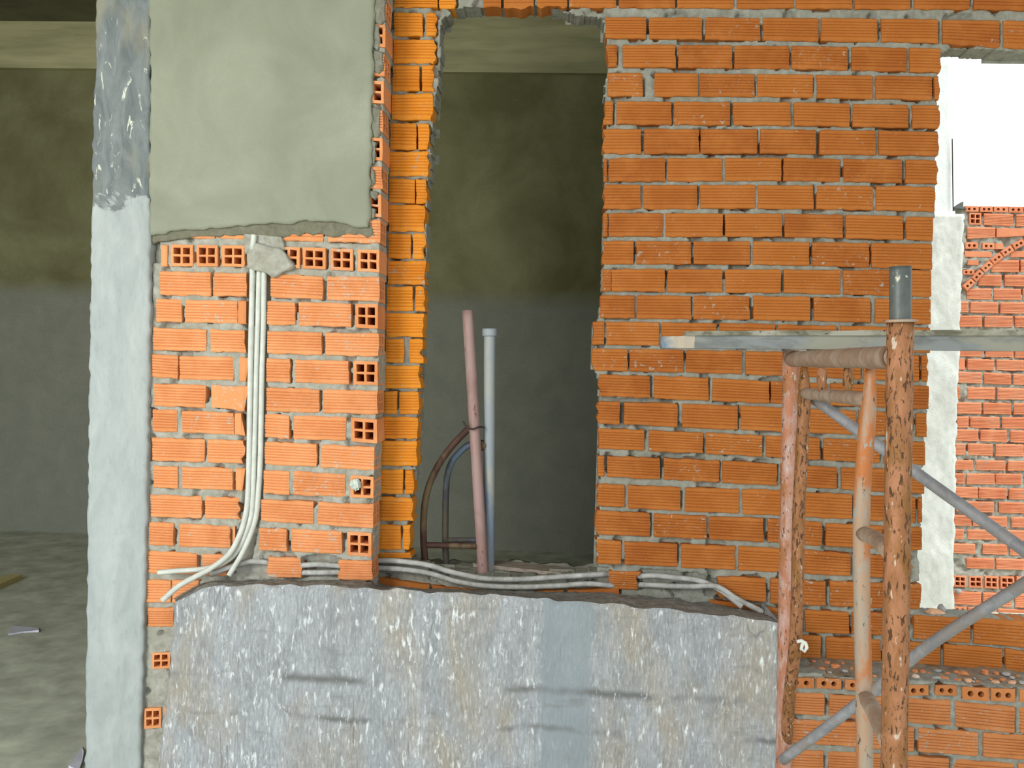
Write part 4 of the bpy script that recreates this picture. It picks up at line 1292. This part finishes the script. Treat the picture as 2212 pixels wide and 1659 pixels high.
# ---- stones and brick chips
def stone(name, c, size, mat, label, cat, group, seed, sq=(1, 1, 1), chip=False):
    m_ = MB()
    rr = random.Random(seed)
    if chip:
        ring = []
        for j, zz_ in enumerate((0, .5, 1)):
            for i in range(6):
                a = 2 * math.pi * i / 6 + rr.uniform(-.2, .2)
                r = size * (.85 + rr.uniform(-.25, .25)) * (1 if j < 2 else .75)
                m_.vert((c[0] + math.cos(a) * r * sq[0], c[1] + math.sin(a) * r * sq[1] * .8, c[2] + zz_ * size * sq[2] * rr.uniform(.8, 1.1)))
        for j in range(2):
            for i in range(6):
                m_.face((j * 6 + i, j * 6 + (i + 1) % 6, (j + 1) * 6 + (i + 1) % 6, (j + 1) * 6 + i))
        m_.face([12 + i for i in range(6)]); m_.face([5 - i for i in range(6)])
    else:
        nj, ni = 7, 10
        for j in range(nj + 1):
            for i in range(ni):
                a, b = math.pi * j / nj, 2 * math.pi * i / ni
                r = size * (1 + .22 * float(vn(math.cos(b) * math.sin(a) * 1.5 + seed, math.sin(b) * 1.5 + math.cos(a), 1, seed)))
                m_.vert((c[0] + r * sq[0] * math.sin(a) * math.cos(b), c[1] + r * sq[1] * math.sin(a) * math.sin(b), c[2] + size * .7 * sq[2] + r * .75 * sq[2] * math.cos(a)))
        for j in range(nj):
            for i in range(ni):
                m_.face((j * ni + i, (j + 1) * ni + i, (j + 1) * ni + (i + 1) % ni, j * ni + (i + 1) % ni), 0, (.5, 0, 0), True)
    o = m_.build(name, M[mat]); tag(o, label, cat, group)
    return o


# (px, py of its foot, size in px, what)
V = (1650, 1340, 3.936)
led = [(1288, 500, 36, 'pale'), (1345, 520, 30, 'chipp'), (1380, 540, 22, 'chipp'), (1430, 520, 34, 'chip'), (1465, 510, 36, 'grey'), (1530, 500, 40, 'chip'), (1515, 525, 24, 'chip'), (1640, 535, 48, 'chip'), (1600, 520, 20, 'chip'),
       (1735, 520, 34, 'chipp'), (1790, 500, 16, 'grey'), (1780, 520, 12, 'pale'), (1700, 460, 50, 'chip'), (1290, 440, 30, 'chip'), (1350, 440, 36, 'chip'), (1480, 440, 30, 'grey'), (1560, 455, 26, 'chip'), (1640, 440, 26, 'chip'), (1810, 520, 18, 'chip'),
       (1880, 450, 44, 'chip'), (1970, 530, 36, 'chipp'), (2030, 510, 30, 'chip'), (2105, 535, 36, 'chipp'), (2060, 470, 36, 'grey'), (2110, 495, 22, 'grey'), (1980, 455, 30, 'chip'), (2160, 480, 26, 'chip'), (2190, 540, 26, 'grey'), (1930, 500, 18, 'chip'),
       (425, 352, 20, 'chip'), (540, 360, 28, 'chip'), (485, 415, 36, 'chip'), (605, 400, 38, 'chip'), (670, 355, 20, 'chip'), (745, 410, 18, 'chip'), (360, 360, 16, 'grey'), (690, 440, 22, 'grey'), (940, 480, 26, 'chip'), (560, 445, 16, 'grey'), (1405, 455, 22, 'chip')]
LAB = {'pale': ('pebble', 'pale pink rounded pebble on the brick ledge', 'pebble', 'pale pebbles on the brick ledge', 'stone_pale', False),
       'grey': ('pebble', 'small grey rounded pebble among rubble on the brick ledge', 'pebble', 'grey pebbles on the brick ledge', 'stone_grey', False),
       'chip': ('brick_chip', 'small orange broken brick chip on the brick ledge', 'brick chip', 'orange brick chips on the brick ledge', 'chip', True),
       'chipp': ('brick_chip', 'dusty pale broken brick chip on the brick ledge', 'brick chip', 'dusty brick chips on the brick ledge', 'chip_pale', True)}
for k, (zx, zy, sz, kd) in enumerate(led):
    px, py = 1650 + zx / 3.936, 1340 + zy / 3.936
    fy = np.interp(px, [1660, 1830, 1960, 2080, 2212, 2400, 2900], [1457, 1464, 1476, 1480, 1488, 1500, 1532])
    zl = P(px, fy, YL).z
    # where the view of its foot meets the ledge top
    Y = min(np.linspace(YL + .016, YW - .03, 60), key=lambda Y_: abs(P(px, py, Y_).z - ledge_z(P(px, py, Y_).x, Y_, zl)))
    p = P(px, py, Y)
    nm, lb, ct, gp, mt, ch = LAB[kd]
    s = sz / 3.936 / F * 2.95 * .95
    stone(nm, (p.x, p.y, ledge_z(p.x, p.y, zl) - .001), s, mt, lb, ct, gp, 200 + k, (random.uniform(.9, 1.3), 1, random.uniform(.6, .9)), ch)

# stones on the window sill and the far wall
zsill = P(2000, 1334, YW).z
a = P(2020, 1322, YW + .04)
stone('brick_chunk', (a.x, YW + .04, zsill - .005), .028, 'chip_pale', 'reddish broken brick lump at the left end of the window sill', 'brick chunk', None, 301, (1.2, 1, .9), True)
a = P(2037, 1322, YW + .06)
stone('stone_lump', (a.x, YW + .07, zsill - .005), .018, 'stone_grey', 'grey stone lump beside the brick lump on the window sill', 'stone', None, 302, (.8, 1, 1.2))
a = P(2077, 1330, YW + .05)
stone('brick_chip', (a.x, YW + .05, zsill - .005), .014, 'chip', 'small orange chip on the window sill', 'brick chip', None, 303, (1.6, 1, .5), True)
a = P(2072, 1283, YFAR - .03)
stone('round_stone', (a.x, YFAR - .02, a.z), .021, 'stone_grey', 'round grey stone stuck under the row of hollow brick ends in the yard wall', 'stone', None, 304)
# dark shard on top of the yard wall
mb = MB()
pr = [(2063, 447), (2072, 440), (2081, 435), (2081, 448), (2090, 451), (2064, 450)]
f0 = [mb.vert(P(x, y, YFAR - .02)) for x, y in pr]; f1 = [mb.vert(P(x, y, YFAR - .02) + Vector((0, .04, 0))) for x, y in pr]
mb.face(f0); mb.face(f1[::-1])
for k in range(6): mb.face((f0[k], f0[(k + 1) % 6], f1[(k + 1) % 6], f1[k]))
tag(mb.build('slate_shard', M['dark_scrap']), 'dark pointed shard on top of the yard wall', 'shard')

mb = MB(); tube(mb, px3([(2057, 300, YC + .01), (2059, 456, YC + .01)]), .0035, 8, .02)
tag(mb.build('steel_rod', M['wire']), 'thin dark steel rod standing on the yard pillar', 'steel rod')

# ---- things on the floor of the passage
def floor_at(px, py):
    d = FWD + RV * ((px - W / 2) / F) - UV * ((py - H / 2) / F)
    return CAM + d * (-CAM.z / d.z)


mb = MB()
a, b = floor_at(-60, 1292), floor_at(33, 1252)
d = (b - a).normalized(); n = Vector((-d.y, d.x, 0)) * .045
cs = [a + n, a - n, b - n, b + n]
lo = [mb.vert((p.x, p.y, .001)) for p in cs]; hi = [mb.vert((p.x, p.y, .035)) for p in cs]
mb.face(hi); mb.face(lo[::-1])
for k in range(4): mb.face((lo[k], lo[(k + 1) % 4], hi[(k + 1) % 4], hi[k]))
tag(mb.build('wooden_batten', M['wood_yellow']), 'yellowish wooden batten end on the passage floor', 'batten')


def sheet_on_floor(name, pts, mat, label, cat):
    m_ = MB()
    P_ = [floor_at(x, y) for x, y in pts]
    lo = [m_.vert((p.x, p.y, .001)) for p in P_]; hi = [m_.vert((p.x, p.y, .004 + random.uniform(0, .012))) for p in P_]
    m_.face(hi[::-1]); m_.face(lo)
    k_ = len(pts)
    for k in range(k_): m_.face((lo[k], hi[k], hi[(k + 1) % k_], lo[(k + 1) % k_]))
    tag(m_.build(name, M[mat]), label, cat)


sheet_on_floor('paper_sheet', [(18, 1373), (24, 1357), (50, 1354), (84, 1358), (84, 1366), (50, 1367)], 'paper', 'crumpled white paper lying on the passage floor', 'paper')
sheet_on_floor('plastic_strip', [(148, 1662), (160, 1640), (176, 1616), (181, 1628), (178, 1650), (170, 1668)], 'paper', 'pale strip of plastic at the foot of the column', 'plastic strip')

# ================================================================== LIGHT
w = bpy.data.worlds.new('overcast'); SC.world = w; w.use_nodes = True
nt = w.node_tree
bg = nt.nodes['Background']
tc = N(nt, 'ShaderNodeTexCoord'); sx = N(nt, 'ShaderNodeSeparateXYZ'); nt.links.new(tc.outputs['Generated'], sx.inputs[0])
cr = ramp(nt, sx.outputs[2], 0, .7, (.96, 1.0, 1.0, 1), (.90, .97, 1.0, 1))
nt.links.new(cr, bg.inputs['Color'])
bg.inputs['Strength'].default_value = 1.0


def area(name, loc, target, size, power, col):
    l = bpy.data.lights.new(name, 'AREA'); l.shape = 'RECTANGLE'; l.size, l.size_y = size
    l.energy = power; l.color = col
    o = bpy.data.objects.new(name, l); C.objects.link(o); o.location = loc
    o.rotation_euler = (Vector(target) - Vector(loc)).to_track_quat('-Z', 'Y').to_euler()
    return o


area('open_side_daylight', (-3.0, -1.4, 2.6), (-.2, 3, 1.2), (1.6, 1.6), 92, (1, .985, .90))
area('low_cool_fill', (-2.6, -2.2, .7), (0, 3, .7), (3, 1.2), 45, (.82, .90, 1))  # added cool fill lamp, put in to tint the lower walls bluish
sun = bpy.data.lights.new('yard_fill_sun', 'SUN'); sun.energy = 2.2; sun.angle = math.radians(25); sun.color = (1, .98, .94)  # added soft sun lamp, brightens the yard wall under the overcast sky
so = bpy.data.objects.new('yard_fill_sun', sun); C.objects.link(so)
so.rotation_euler = Vector((-.25, .50, -1.0)).to_track_quat('-Z', 'Y').to_euler()

cam = bpy.data.cameras.new('camera'); co = bpy.data.objects.new('camera', cam); C.objects.link(co)
cam.sensor_width = 36; cam.sensor_fit = 'HORIZONTAL'; cam.lens = 36 * F / W
cam.clip_start = .05
mw = Matrix((RV, UV, -FWD)).transposed().to_4x4(); mw.translation = CAM
co.matrix_world = mw
SC.camera = co
SC.view_settings.view_transform = 'Standard'; SC.view_settings.look = 'None'
SC.view_settings.exposure = .55; SC.view_settings.gamma = 1
SC.view_settings.use_curve_mapping = False
